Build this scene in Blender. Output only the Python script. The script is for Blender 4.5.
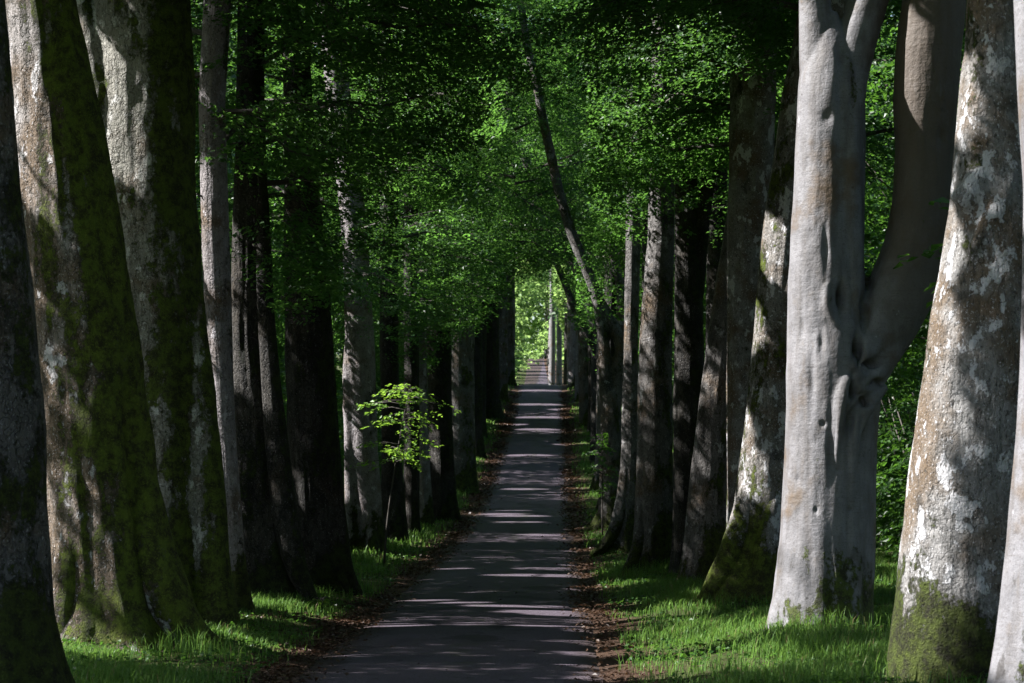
import bpy, math
import numpy as np

# ------------------------------------------------------------------ camera, sky, sun, exposure
for o in list(bpy.data.objects):
    bpy.data.objects.remove(o)
sc = bpy.context.scene
FPX = 2900.0
YAW = math.atan(44 / FPX)
PIT = math.atan(163.5 / FPX)
CAM = np.array([1.12, 0.0, 1.8])
cd = bpy.data.cameras.new('camera')
cd.sensor_width = 36.0
cd.lens = FPX / 1024 * 36
cd.clip_start = 0.5
cd.clip_end = 6000
cd.dof.use_dof = True
cd.dof.focus_distance = 42
cd.dof.aperture_fstop = 6.3
cam = bpy.data.objects.new('camera', cd)
sc.collection.objects.link(cam)
cam.location = CAM
cam.rotation_euler = (math.pi / 2 + PIT, 0, YAW)
sc.camera = cam

SUN_EL = math.radians(41)
SUN_DIR = np.array([-1.0, 0.03, 0.0])
SUN_DIR /= np.linalg.norm(SUN_DIR)
SUN_DIR = np.array([SUN_DIR[0] * math.cos(SUN_EL), SUN_DIR[1] * math.cos(SUN_EL), math.sin(SUN_EL)])
w = bpy.data.worlds.new('World')
sc.world = w
w.use_nodes = True
nt = w.node_tree
sky = nt.nodes.new('ShaderNodeTexSky')
sky.sky_type = 'NISHITA'
sky.sun_disc = False
sky.sun_elevation = SUN_EL
sky.sun_rotation = math.atan2(SUN_DIR[0], SUN_DIR[1])
bg = nt.nodes['Background']
bg.inputs['Strength'].default_value = 0.06
nt.links.new(sky.outputs[0], bg.inputs['Color'])
sl = bpy.data.lights.new('sun', 'SUN')
sl.energy = 5.0
sl.angle = math.radians(0.5)
sl.color = (1.0, 0.98, 0.955)
so = bpy.data.objects.new('sun', sl)
sc.collection.objects.link(so)
from mathutils import Vector
so.rotation_euler = Vector(SUN_DIR).to_track_quat('Z', 'Y').to_euler()
so.location = (-60, -20, 60)
vs = sc.view_settings
vs.view_transform = 'Standard'
vs.look = 'None'
vs.gamma = 1
vs.use_curve_mapping = False
vs.exposure = 1.9
cy = sc.cycles
cy.max_bounces = 9
cy.diffuse_bounces = 6
cy.glossy_bounces = 2
cy.transmission_bounces = 6
cy.transparent_max_bounces = 4
cy.use_denoising = True
cy.caustics_reflective = False
cy.caustics_refractive = False

# ------------------------------------------------------------------ helpers
RG = np.random.default_rng
R_F = np.array([-math.sin(YAW) * math.cos(PIT), math.cos(YAW) * math.cos(PIT), math.sin(PIT)])
R_R = np.array([math.cos(YAW), math.sin(YAW), 0.0])
R_U = np.cross(R_R, R_F)


def at(px, py, Y):
    d = R_F + (px - 512) / FPX * R_R - (py - 341.5) / FPX * R_U
    return CAM + d * (Y - CAM[1]) / d[1]


KY = np.array([-80, 0, 20, 29.9, 41, 60, 79, 103, 152, 221, 250, 300, 371, 500, 619, 700, 900, 3000.])
KZ = np.array([0, 0, 0, 0.02, .15, .46, .86, 1.8, 5.2, 10.9, 11.9, 13.4, 17.4, 25.5, 33, 36, 38, 40.])


def _pchip():
    h = np.diff(KY)
    d = np.diff(KZ) / h
    m = np.zeros(len(KY))
    for i in range(1, len(KY) - 1):
        if d[i - 1] * d[i] > 0:
            w1 = 2 * h[i] + h[i - 1]
            w2 = h[i] + 2 * h[i - 1]
            m[i] = (w1 + w2) / (w1 / d[i - 1] + w2 / d[i])
    return m


KM = _pchip()


def zroad(y):
    y = np.asarray(y, float)
    i = np.clip(np.searchsorted(KY, y) - 1, 0, len(KY) - 2)
    h = KY[i + 1] - KY[i]
    t = np.clip((y - KY[i]) / h, 0, 1)
    return ((1 + 2 * t) * (1 - t) ** 2 * KZ[i] + t * (1 - t) ** 2 * h * KM[i]
            + t * t * (3 - 2 * t) * KZ[i + 1] + t * t * (t - 1) * h * KM[i + 1])


def xroad(y):
    return np.interp(y, [0, 215, 300, 371, 619, 700], [0, 0, -1.15, -1.35, -3.15, -14])


def _hash(ix, iy, iz, seed):
    n = (ix * 374761393 + iy * 668265263 + iz * 2147483647 + seed * 1274126177) & 0xffffffff
    n = ((n ^ (n >> 13)) * 1274126177) & 0xffffffff
    n = (n ^ (n >> 16)) & 0xffff
    return n / 32767.5 - 1.0


def vnoise(p, seed=0):
    p = np.asarray(p, float)
    f = np.floor(p)
    i = f.astype(np.int64)
    t = p - f
    t = t * t * (3 - 2 * t)
    r = 0
    for dx in (0, 1):
        wx = t[..., 0] if dx else 1 - t[..., 0]
        for dy in (0, 1):
            wy = t[..., 1] if dy else 1 - t[..., 1]
            for dz in (0, 1):
                wz = t[..., 2] if dz else 1 - t[..., 2]
                r = r + wx * wy * wz * _hash(i[..., 0] + dx, i[..., 1] + dy, i[..., 2] + dz, seed)
    return r


def fbm(p, seed=0, oct=3):
    p = np.asarray(p, float)
    a, s, r = 1.0, 1.0, 0
    for k in range(oct):
        r = r + a * vnoise(p * s, seed + k * 17)
        a *= 0.5
        s *= 2.03
    return r


MOUNDS = [(-3.9, 32.7, 1.5, .14), (-3.6, 37.5, 1.2, .10), (-3.2, 40, .9, .08), (-3.2, 44.3, 1.2, .1), (-2.7, 47.6, 1.0, .1), (-3.1, 65.9, 1.0, .1), (4.25, 34.3, 1.5, .14), (4.5, 25.4, 1.4, .1), (3.9, 42.3, 1.3, .12), (4.0, 47.7, 1.2, .1), (3.0, 54.7, 1.1, .12), (2.7, 65.3, .9, .12), (2.65, 82.5, 1.0, .15)]


def ground(x, y):
    x = np.asarray(x, float)
    y = np.asarray(y, float)
    d = np.abs(x - xroad(y))
    z = zroad(y)
    bank = np.interp(d, [1.3, 1.75, 2.6, 4.5, 8, 16, 60], [-0.05, 0.02, 0.09, 0.17, 0.22, 0.5, 1.5])
    p = np.stack([x * 0.9, y * 0.5, 0 * x], -1)
    b = fbm(p, 5, 3) * 0.05 * np.clip((d - 1.6) / 1.2, 0, 1)
    for mx, my, mr, mh in MOUNDS:
        e = ((x - mx) ** 2 + ((y - my) * .9) ** 2) / mr ** 2
        b = b + mh * np.exp(-e) * np.clip((d - 1.7) / .8, 0, 1)
    hill = np.clip((d - 60) / 300, 0, 1) * 6 * vnoise(np.stack([x * .004, y * .004, 0 * x], -1), 3)
    return z + bank + b + hill


def new_mesh(name, verts, faces, mats=(), smooth=True, mat_idx=None, tone=None):
    """faces: (n,k) array or list of such arrays"""
    if not isinstance(faces, list):
        faces = [faces]
    me = bpy.data.meshes.new(name)
    verts = np.ascontiguousarray(verts, dtype=np.float32)
    me.vertices.add(len(verts))
    me.vertices.foreach_set('co', verts.ravel())
    tot = np.concatenate([np.full(len(f), f.shape[1], np.int32) for f in faces])
    li = np.concatenate([np.asarray(f, np.int32).ravel() for f in faces])
    st = np.concatenate([[0], np.cumsum(tot)[:-1]]).astype(np.int32)
    me.loops.add(len(li))
    me.loops.foreach_set('vertex_index', li)
    me.polygons.add(len(tot))
    me.polygons.foreach_set('loop_start', st)
    me.polygons.foreach_set('loop_total', tot)
    for m in mats:
        me.materials.append(m)
    if mat_idx is not None:
        me.polygons.foreach_set('material_index', np.asarray(mat_idx, np.int32))
    me.polygons.foreach_set('use_smooth', np.full(len(tot), smooth, bool))
    if tone is not None:
        a = me.attributes.new('tone', 'FLOAT', 'FACE')
        a.data.foreach_set('value', np.asarray(tone, np.float32))
    me.update(calc_edges=True)
    return me


def link(name, me, parent=None, loc=None):
    o = bpy.data.objects.new(name, me)
    sc.collection.objects.link(o)
    if parent is not None:
        o.parent = parent
    if loc is not None:
        o.location = loc
    return o


def tag(o, label=None, cat=None, group=None, kind=None):
    if label:
        o['label'] = label
    if cat:
        o['category'] = cat
    if group:
        o['group'] = group
    if kind:
        o['kind'] = kind
    return o


def tube(pts, rad, segs=10, cap=True, twist=0.0, wob=0.0, seed=0):
    """closed tube along a polyline, parallel transport frames -> verts, quads, fans"""
    pts = np.asarray(pts, float)
    rad = np.asarray(rad, float)
    n = len(pts)
    tg = np.gradient(pts, axis=0)
    tg /= np.linalg.norm(tg, axis=1)[:, None] + 1e-9
    a = np.array([1.0, 0, 0]) if abs(tg[0][0]) < .8 else np.array([0, 1.0, 0])
    nrm = np.cross(tg[0], a)
    nrm /= np.linalg.norm(nrm)
    th = np.linspace(0, 2 * math.pi, segs, endpoint=False)
    V = []
    for i in range(n):
        nrm = nrm - tg[i] * np.dot(nrm, tg[i])
        nrm /= np.linalg.norm(nrm)
        b = np.cross(tg[i], nrm)
        r = rad[i] * np.ones(segs)
        if wob:
            q = np.stack([np.cos(th) * 1.3, np.sin(th) * 1.3, np.full(segs, i * .35)], -1)
            r = r * (1 + wob * fbm(q, seed, 2))
        V.append(pts[i] + r[:, None] * (np.cos(th)[:, None] * nrm + np.sin(th)[:, None] * b))
    V = np.concatenate(V)
    i, j = np.meshgrid(np.arange(n - 1), np.arange(segs), indexing='ij')
    i = i.ravel()
    j = j.ravel()
    j2 = (j + 1) % segs
    Q = np.stack([i * segs + j, i * segs + j2, (i + 1) * segs + j2, (i + 1) * segs + j], -1)
    T = np.zeros((0, 3), int)
    if cap:
        c0, c1 = len(V), len(V) + 1
        V = np.concatenate([V, pts[:1], pts[-1:]])
        k = np.arange(segs)
        T = np.concatenate([np.stack([np.full(segs, c0), (k + 1) % segs, k], -1),
                            np.stack([np.full(segs, c1), (n - 1) * segs + k, (n - 1) * segs + (k + 1) % segs], -1)])
    return V, Q, T


def resample(pts, rad, n):
    pts = np.asarray(pts, float)
    rad = np.asarray(rad, float)
    s = np.concatenate([[0], np.cumsum(np.linalg.norm(np.diff(pts, axis=0), axis=1))])
    t = np.linspace(0, s[-1], n)
    P = np.stack([np.interp(t, s, pts[:, k]) for k in range(3)], -1)
    R = np.interp(t, s, rad)
    for _ in range(3):                      # soften the corners
        P[1:-1] = P[1:-1] * .5 + (P[:-2] + P[2:]) * .25
        R[1:-1] = R[1:-1] * .5 + (R[:-2] + R[2:]) * .25
    return P, R


class MB:
    def __init__(s):
        s.v, s.q, s.t, s.n = [], [], [], 0

    def add(s, V, Q, T=None):
        s.v.append(V)
        s.q.append(Q + s.n)
        if T is not None and len(T):
            s.t.append(T + s.n)
        s.n += len(V)

    def get(s):
        return np.concatenate(s.v), [np.concatenate(s.q)] + ([np.concatenate(s.t)] if s.t else [])


# ------------------------------------------------------------------ materials
def newmat(name):
    m = bpy.data.materials.new(name)
    m.use_nodes = True
    t = m.node_tree
    p = t.nodes['Principled BSDF']
    return m, t, p


class NT:
    def __init__(s, t):
        s.t = t

    def n(s, typ, **kw):
        x = s.t.nodes.new(typ)
        for k, v in kw.items():
            setattr(x, k, v)
        return x

    def l(s, a, b):
        s.t.links.new(a, b)

    def val(s, x, sock):
        if hasattr(x, 'is_linked') or isinstance(x, bpy.types.NodeSocket):
            s.l(x, sock)
        else:
            sock.default_value = x

    def math(s, op, a, b=0.0, c=0.0, clamp=False):
        x = s.n('ShaderNodeMath', operation=op)
        x.use_clamp = clamp
        s.val(a, x.inputs[0])
        s.val(b, x.inputs[1])
        s.val(c, x.inputs[2])
        return x.outputs[0]

    def noise(s, vec, scale, detail=4, rough=.55, lac=2.0):
        x = s.n('ShaderNodeTexNoise')
        x.inputs['Scale'].default_value = scale
        x.inputs['Detail'].default_value = detail
        x.inputs['Roughness'].default_value = rough
        if vec is not None:
            s.l(vec, x.inputs['Vector'])
        return x.outputs['Fac']

    def mapping(s, vec, scale, loc=(0, 0, 0)):
        x = s.n('ShaderNodeMapping')
        x.inputs['Scale'].default_value = scale
        x.inputs['Location'].default_value = loc
        s.l(vec, x.inputs['Vector'])
        return x.outputs[0]

    def step(s, v, lo, hi):
        x = s.n('ShaderNodeMapRange')
        x.interpolation_type = 'SMOOTHSTEP'
        s.val(v, x.inputs[0])
        x.inputs[1].default_value = lo
        x.inputs[2].default_value = hi
        return x.outputs[0]

    def mix(s, f, a, b):
        x = s.n('ShaderNodeMix', data_type='RGBA')
        s.val(f, x.inputs[0])
        for v, k in ((a, 6), (b, 7)):
            if isinstance(v, tuple):
                x.inputs[k].default_value = (*v, 1)
            else:
                s.l(v, x.inputs[k])
        return x.outputs[2]


def bark(name, base, dark, light, moss=.3, lichen=.3, stain=.4, smooth=False, mossdir=(0.3, -.5, 0), seed=0.0,
         mossbase=1.0, brown=(.10, .065, .035), brownamt=.3, mosscol=(.050, .062, .010), crk=.28, rightbrown_shade=None):
    m, t, p = newmat(name)
    g = NT(t)
    co = g.n('ShaderNodeTexCoord').outputs['Object']
    mp = g.mapping(co, (1, 1, 1), (seed, seed * 1.7, seed * .6))
    sep = g.n('ShaderNodeSeparateXYZ')
    g.l(co, sep.inputs[0])
    z = sep.outputs[2]
    fine = g.noise(mp, 22, 6, .65)
    mid = g.noise(mp, 4.5, 5, .6)
    big = g.noise(mp, 1.1, 3, .5)
    vert = g.noise(g.mapping(mp, (1, 1, .16)), 6.5, 5, .6)
    hor = g.noise(g.mapping(mp, (1, 1, 9)), 3.2, 4, .6)
    c = g.mix(g.step(mid, .3, .7), base, tuple(b * .72 for b in base))
    c = g.mix(g.math('MULTIPLY', g.step(vert, .46, .72), .55 if smooth else .6), c, dark)
    c = g.mix(g.math('MULTIPLY', g.step(hor, .60, .72), .45 if smooth else .2), c, dark)
    c = g.mix(g.math('MULTIPLY', g.step(fine, .52, .75), .5 if not smooth else .25), c, dark)
    if smooth:
        eye = g.n('ShaderNodeTexVoronoi')
        eye.inputs['Scale'].default_value = 2.6
        g.l(g.mapping(mp, (1, 1, 1.5)), eye.inputs['Vector'])
        c = g.mix(g.math('MULTIPLY', g.step(g.math('ADD', eye.outputs['Distance'], g.math('MULTIPLY', fine, .10)), .115, .07), .8), c, tuple(d * .5 for d in dark))
        lent = g.noise(g.mapping(mp, (1, 1, 16)), 5.5, 3, .5)
        c = g.mix(g.math('MULTIPLY', g.step(lent, .62, .70), .5), c, dark)
        wav = g.noise(g.mapping(mp, (1, 1, .10), (4, 4, 4)), 4.0, 4, .6)
        c = g.mix(g.math('MULTIPLY', g.step(wav, .50, .66), .55), c, tuple(d * 1.1 for d in dark))
    # brown algae film in broad fields
    c = g.mix(g.math('MULTIPLY', g.step(g.math('ADD', g.math('MULTIPLY', big, .7), g.math('MULTIPLY', mid, .3)), .62 - .35 * brownamt, .74 - .25 * brownamt), .85), c, brown)
    if rightbrown_shade:  # brown film on the right stem, with its shade painted in
        rb = g.math('MULTIPLY', g.step(g.math('ADD', sep.outputs[0], g.math('MULTIPLY', mid, .5)), rightbrown_shade + .1, rightbrown_shade + .6), g.step(z, 2.6, 4.6))
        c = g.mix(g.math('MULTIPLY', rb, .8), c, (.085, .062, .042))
    if smooth:
        c = g.mix(g.math('MULTIPLY', g.step(g.noise(mp, 60, 3, .6), .54, .66), .45), c, tuple(d * .8 for d in dark))
        c = g.mix(g.math('MULTIPLY', g.step(g.noise(g.mapping(mp, (1, 1, .5), (2, 2, 9)), 8, 6, .7), .55, .68), .5), c, (.12, .105, .095))
    # dark algal stains
    st = g.noise(g.mapping(mp, (1, 1, .6), (7, 3, 1)), 2.6, 6, .68)
    c = g.mix(g.math('MULTIPLY', g.step(st, .68 - .22 * stain, .76 - .2 * stain), .8), c, tuple(d * .55 for d in dark))
    # pale lichen plates with hard edges
    li = g.noise(g.mapping(mp, (1, 1, .7), (1, 9, 4)), 4.2, 7, .62)
    li2 = g.noise(g.mapping(mp, (1, 1, .8), (5, 2, 8)), 14, 4, .6)
    lm = g.math('MAXIMUM', g.step(li, .72 - .24 * lichen, .745 - .24 * lichen), g.step(li2, .78 - .2 * lichen, .80 - .2 * lichen))
    c = g.mix(g.math('MULTIPLY', lm, .85), c, light)
    if not smooth:
        sp = g.noise(g.mapping(mp, (1, 1, .8), (2, 6, 3)), 48, 3, .6)
        c = g.mix(g.math('MULTIPLY', g.step(sp, .60, .66), .6), c, light)
        sp2 = g.noise(g.mapping(mp, (1, 1, .6), (8, 1, 5)), 34, 4, .65)
        c = g.mix(g.math('MULTIPLY', g.step(sp2, .57, .64), .75), c, tuple(d * .45 for d in dark))
        vo = g.n('ShaderNodeTexVoronoi', feature='DISTANCE_TO_EDGE')
        vo.inputs['Scale'].default_value = 8.5
        wp = g.n('ShaderNodeVectorMath', operation='ADD')
        wn = g.n('ShaderNodeTexNoise')
        wn.inputs['Scale'].default_value = 7
        g.l(mp, wn.inputs['Vector'])
        ws = g.n('ShaderNodeVectorMath', operation='SCALE')
        g.l(wn.outputs['Color'], ws.inputs[0])
        ws.inputs['Scale'].default_value = .22
        g.l(g.mapping(mp, (1, 1, .38)), wp.inputs[0])
        g.l(ws.outputs[0], wp.inputs[1])
        g.l(wp.outputs[0], vo.inputs['Vector'])
        crack = g.step(vo.outputs['Distance'], .055, .0)
        c = g.mix(g.math('MULTIPLY', crack, crk), c, tuple(d * .5 for d in dark))
    # moss
    geo = g.n('ShaderNodeNewGeometry')
    dt = g.n('ShaderNodeVectorMath', operation='DOT_PRODUCT')
    g.l(geo.outputs['Normal'], dt.inputs[0])
    dt.inputs[1].default_value = mossdir
    mn = g.noise(g.mapping(mp, (1, 1, .55), (3, 1, 2)), 2.3, 8, .66)
    hb = g.math('MULTIPLY', g.step(z, 1.5, -.1), .40 * mossbase)
    ms = g.math('ADD', g.math('ADD', mn, g.math('MULTIPLY', dt.outputs['Value'], .26)), hb)
    ms = g.math('ADD', ms, g.math('MULTIPLY', g.math('ADD', g.noise(mp, 16, 6, .75), -.5), .42))
    mask = g.step(ms, .80 - .42 * moss, .87 - .42 * moss)
    mc = g.mix(g.step(g.noise(mp, 7, 6, .75), .38, .62), (mosscol[0] * 1.25, mosscol[1] * 1.35, mosscol[2]), (mosscol[0] * .36, mosscol[1] * .28, mosscol[2] * .6))
    mc = g.mix(g.math('MULTIPLY', g.step(g.noise(mp, 42, 4, .7), .52, .7), .7), mc, (mosscol[0] * 2.1, mosscol[1] * 2.1, mosscol[2] * 1.5))
    c = g.mix(mask, c, mc)
    g.l(c, p.inputs['Base Color'])
    p.inputs['Roughness'].default_value = .8 if not smooth else .62
    p.inputs['Specular IOR Level'].default_value = .25
    hgt = g.math('ADD', g.math('MULTIPLY', fine, .35), g.math('MULTIPLY', mid, .7))
    hgt = g.math('ADD', hgt, g.math('MULTIPLY', vert, .8 if not smooth else .35))
    hgt = g.math('ADD', hgt, g.math('MULTIPLY', hor, .12))
    hgt = g.math('ADD', hgt, g.math('MULTIPLY', lm, .12))
    hgt = g.math('ADD', hgt, g.math('MULTIPLY', g.math('MULTIPLY', mask, g.noise(mp, 38, 4, .7)), 1.1))
    if not smooth:
        hgt = g.math('SUBTRACT', hgt, g.math('MULTIPLY', crack, crk * .7))
    b = g.n('ShaderNodeBump')
    b.inputs['Strength'].default_value = 1.0 if not smooth else .6
    b.inputs['Distance'].default_value = .075 if not smooth else .045
    g.l(hgt, b.inputs['Height'])
    g.l(b.outputs[0], p.inputs['Normal'])
    return m


B = {}
SIL = (.186, .180, .190)
B['silver'] = bark('bark_silver', SIL, (.075, .066, .062), (.34, .32, .34), moss=.02, lichen=.12, stain=.2, smooth=True, brownamt=.26, mossbase=.74, seed=1.3, rightbrown_shade=.55)
B['mottle'] = bark('bark_mottled', (.225, .216, .21), (.072, .064, .055), (.47, .46, .47), moss=.22, lichen=.66, stain=.5, brownamt=.5, seed=5.1, mossdir=(-.5, -.1, 0), mossbase=1.05, crk=.10)
B['mottle_moss'] = bark('bark_mottled_moss', (.20, .185, .17), (.06, .053, .045), (.46, .45, .46), moss=.34, lichen=.72, stain=.45, brownamt=.35, seed=9.7, mossdir=(-.5, -.3, 0), mossbase=1.35, crk=.15, mosscol=(.085, .105, .014))
B['moss'] = bark('bark_mossy', (.27, .25, .25), (.05, .042, .03), (.42, .40, .40), moss=.86, lichen=.42, stain=.55, brownamt=.5, seed=3.9, mossdir=(.9, -.3, 0), mossbase=.5)
B['moss_pale'] = bark('bark_mossy_pale', (.24, .22, .215), (.06, .05, .04), (.46, .44, .45), moss=.70, lichen=.55, stain=.6, brownamt=.85, seed=13.3, mossdir=(.85, -.28, 0), mossbase=.08, mosscol=(.105, .125, .018))
B['moss_grey'] = bark('bark_mossy_grey', (.24, .23, .20), (.07, .06, .045), (.45, .44, .42), moss=.66, lichen=.66, stain=.4, brownamt=.3, seed=33.9, mossdir=(.9, -.1, 0), mossbase=.7, mosscol=(.085, .110, .017))
B['pale'] = bark('bark_pale', (.26, .235, .24), (.11, .095, .09), (.42, .40, .42), moss=.16, lichen=.4, stain=.35, brownamt=.3, seed=17.3, mossdir=(.6, -.2, 0), mossbase=1.0)
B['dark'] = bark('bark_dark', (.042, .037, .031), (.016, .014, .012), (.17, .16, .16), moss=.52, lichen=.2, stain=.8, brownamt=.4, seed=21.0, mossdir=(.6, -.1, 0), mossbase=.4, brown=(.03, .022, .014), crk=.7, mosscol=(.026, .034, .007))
B['grey'] = bark('bark_grey', (.13, .12, .115), (.05, .045, .04), (.30, .29, .29), moss=.36, lichen=.46, stain=.6, brownamt=.4, seed=27.0, mossdir=(.5, -.2, 0), mossbase=.9)


def leafmat(name, c1, c2, tr, trans=.42, spec=.35):
    m, t, p = newmat(name)
    g = NT(t)
    at_ = g.n('ShaderNodeAttribute', attribute_name='tone')
    f = at_.outputs['Fac']
    col = g.mix(f, c1, c2)
    g.l(col, p.inputs['Base Color'])
    p.inputs['Roughness'].default_value = .42
    p.inputs['Specular IOR Level'].default_value = spec
    tn = g.n('ShaderNodeBsdfTranslucent')
    g.l(g.mix(f, tr, tuple(x * .6 for x in tr)), tn.inputs['Color'])
    mx = g.n('ShaderNodeMixShader')
    mx.inputs[0].default_value = trans
    g.l(p.outputs[0], mx.inputs[1])
    g.l(tn.outputs[0], mx.inputs[2])
    g.l(mx.outputs[0], t.nodes['Material Output'].inputs['Surface'])
    return m


LEAF = leafmat('beech_leaf', (.047, .112, .022), (.022, .068, .020), (.16, .36, .055), .48)
LEAF_DK = leafmat('undergrowth_leaf', (.042, .105, .016), (.018, .055, .012), (.12, .28, .03), .4)
LITTER = leafmat('dead_leaf', (.10, .058, .038), (.036, .021, .015), (.10, .05, .02), .15, .2)
LEAF_FAR_GLOW = leafmat('far_leaf_painted_glow', (.20, .31, .09), (.13, .23, .06), (.48, .70, .20), .5)  # sunlit glow of the far end painted into the leaf colour
GRASS = leafmat('verge_grass_blade', (.112, .205, .042), (.056, .125, .030), (.22, .40, .068), .35, .15)
_g2 = NT(GRASS.node_tree)
_p = GRASS.node_tree.nodes['Principled BSDF']
_a = _g2.n('ShaderNodeAttribute', attribute_name='tone').outputs['Fac']
_old = _p.inputs['Base Color'].links[0].from_socket
_g2.l(_g2.mix(_g2.step(_a, .80, .92), _old, (.20, .155, .075)), _p.inputs['Base Color'])
FERN = leafmat('fern_leaf', (.13, .25, .032), (.09, .19, .024), (.32, .54, .06), .5, .25)
m, t, p = newmat('twig_bark')
p.inputs['Base Color'].default_value = (.05, .042, .035, 1)
p.inputs['Roughness'].default_value = .85
TWIG = m


def road_mat():
    m, t, p = newmat('asphalt')
    g = NT(t)
    co = g.n('ShaderNodeTexCoord').outputs['Object']
    sep = g.n('ShaderNodeSeparateXYZ')
    g.l(co, sep.inputs[0])
    fine = g.noise(co, 55, 5, .75)
    grit = g.noise(co, 160, 2, .6)
    pat = g.noise(g.mapping(co, (1, .35, 1)), 1.6, 5, .6)
    c = g.mix(g.step(fine, .35, .7), (.027, .0205, .027), (.185, .152, .188))
    c = g.mix(g.math('MULTIPLY', g.step(pat, .45, .7), .45), c, (.036, .027, .036))
    wear = g.noise(g.mapping(co, (1, .22, 1), (3, 0, 0)), 2.2, 6, .68)
    c = g.mix(g.math('MULTIPLY', g.step(wear, .50, .62), .55), c, (.095, .074, .092))
    tar = g.noise(g.mapping(co, (1, .45, 1), (9, 4, 0)), .8, 4, .6)
    c = g.mix(g.math('MULTIPLY', g.step(tar, .60, .615), .55), c, (.022, .020, .023))
    # grit and silt with a little moss on the crown of the lane, dirt to the edges
    ax = g.math('ABSOLUTE', g.math('ADD', sep.outputs[0], -.05))
    mid = g.math('MULTIPLY', g.step(ax, .34, .0), g.step(g.noise(g.mapping(co, (1, .5, 1)), 2.4, 6, .7), .46, .66))
    c = g.mix(g.math('MULTIPLY', mid, .55), c, (.048, .058, .024))
    ed = g.math('MULTIPLY', g.step(g.math('ADD', ax, g.math('MULTIPLY', g.noise(co, 3, 5, .7), .6)), 1.45, 1.85), .8)
    c = g.mix(ed, c, (.045, .031, .025))
    g.l(c, p.inputs['Base Color'])
    p.inputs['Roughness'].default_value = .75
    p.inputs['Specular IOR Level'].default_value = .12
    b = g.n('ShaderNodeBump')
    b.inputs['Strength'].default_value = .8
    b.inputs['Distance'].default_value = .02
    g.l(g.math('ADD', g.math('MULTIPLY', fine, .7), g.math('MULTIPLY', grit, .5)), b.inputs['Height'])
    g.l(b.outputs[0], p.inputs['Normal'])
    return m


def ground_mat():
    m, t, p = newmat('verge_ground')
    g = NT(t)
    co = g.n('ShaderNodeTexCoord').outputs['Object']
    sep = g.n('ShaderNodeSeparateXYZ')
    g.l(co, sep.inputs[0])
    n1 = g.noise(co, .9, 6, .65)
    n2 = g.noise(co, 7, 6, .7)
    n3 = g.noise(co, 30, 4, .7)
    soil = g.mix(g.step(n3, .35, .7), (.040, .025, .018), (.095, .055, .036))
    grs = g.mix(g.step(n2, .3, .7), (.040, .045, .018), (.055, .075, .022))
    ax = g.math('ABSOLUTE', sep.outputs[0])
    f = g.step(g.math('ADD', ax, g.math('MULTIPLY', g.math('ADD', n1, -.5), 2.6)), 1.9, 2.6)
    f = g.math('MULTIPLY', f, g.step(n2, .25, .5))
    c = g.mix(f, soil, grs)
    g.l(c, p.inputs['Base Color'])
    p.inputs['Roughness'].default_value = .95
    p.inputs['Specular IOR Level'].default_value = .1
    b = g.n('ShaderNodeBump')
    b.inputs['Strength'].default_value = .8
    b.inputs['Distance'].default_value = .06
    g.l(g.math('ADD', n2, n3), b.inputs['Height'])
    g.l(b.outputs[0], p.inputs['Normal'])
    return m


# ------------------------------------------------------------------ ground and lane
ys = np.concatenate([np.arange(-80, 16, 6.), np.arange(16, 90, .4), np.arange(90, 240, 1.0), np.arange(240, 720, 4.), np.array([740, 800, 900, 1100, 1500, 2200, 3000.])])
xs = np.concatenate([-np.array([2500, 1500, 900, 500, 300, 180, 110, 70, 45, 30, 22]), np.arange(-17, -6, .8), np.arange(-6, -1.0, .2), np.arange(-1.0, 1.01, .5), np.arange(1.2, 6.01, .2), np.arange(6.8, 17.5, .8), np.array([22, 30, 45, 70, 110, 180, 300, 500, 900, 1500, 2500])])
XX, YY = np.meshgrid(xs, ys)
XX2 = XX + xroad(YY) * np.clip(1 - np.abs(XX) / 40, 0, 1)
ZZ = ground(XX2, YY)
nx, ny = len(xs), len(ys)
i, j = np.meshgrid(np.arange(ny - 1), np.arange(nx - 1), indexing='ij')
i = i.ravel()
j = j.ravel()
Q = np.stack([i * nx + j, i * nx + j + 1, (i + 1) * nx + j + 1, (i + 1) * nx + j], -1)
go = link('ground', new_mesh('ground', np.stack([XX2, YY, ZZ], -1).reshape(-1, 3), Q, [ground_mat()]))
tag(go, 'mossy grass and brown soil verges under the beech avenue', kind='structure')

ry = ys[(ys > -75) & (ys < 690)]
ru = np.linspace(-1, 1, 17)
UU, RY = np.meshgrid(ru, ry)
ew = 1.62 + .10 * vnoise(np.stack([np.sign(UU) * 5, RY * .35, 0 * RY], -1), 8) + .05 * vnoise(np.stack([np.sign(UU) * 5, RY * 1.7, 0 * RY], -1), 9)
RX = UU * ew + xroad(RY)
RZ = zroad(RY) + .012 + .028 * (1 - UU ** 2) - .03 * (np.abs(UU) > .97)
n_ = len(ru)
i, j = np.meshgrid(np.arange(len(ry) - 1), np.arange(n_ - 1), indexing='ij')
i = i.ravel()
j = j.ravel()
Q = np.stack([i * n_ + j, i * n_ + j + 1, (i + 1) * n_ + j + 1, (i + 1) * n_ + j], -1)
ro = link('road', new_mesh('road', np.stack([RX, RY, RZ], -1).reshape(-1, 3), Q, [road_mat()]))
tag(ro, 'narrow dark asphalt lane climbing away between the trees', kind='structure')

# ------------------------------------------------------------------ gaps in the leaves that let the sun through
# (target point in the scene, radius of the gap)
GAPS = []


def gap(px, py, Y, r):
    GAPS.append((at(px, py, Y), r))


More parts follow.
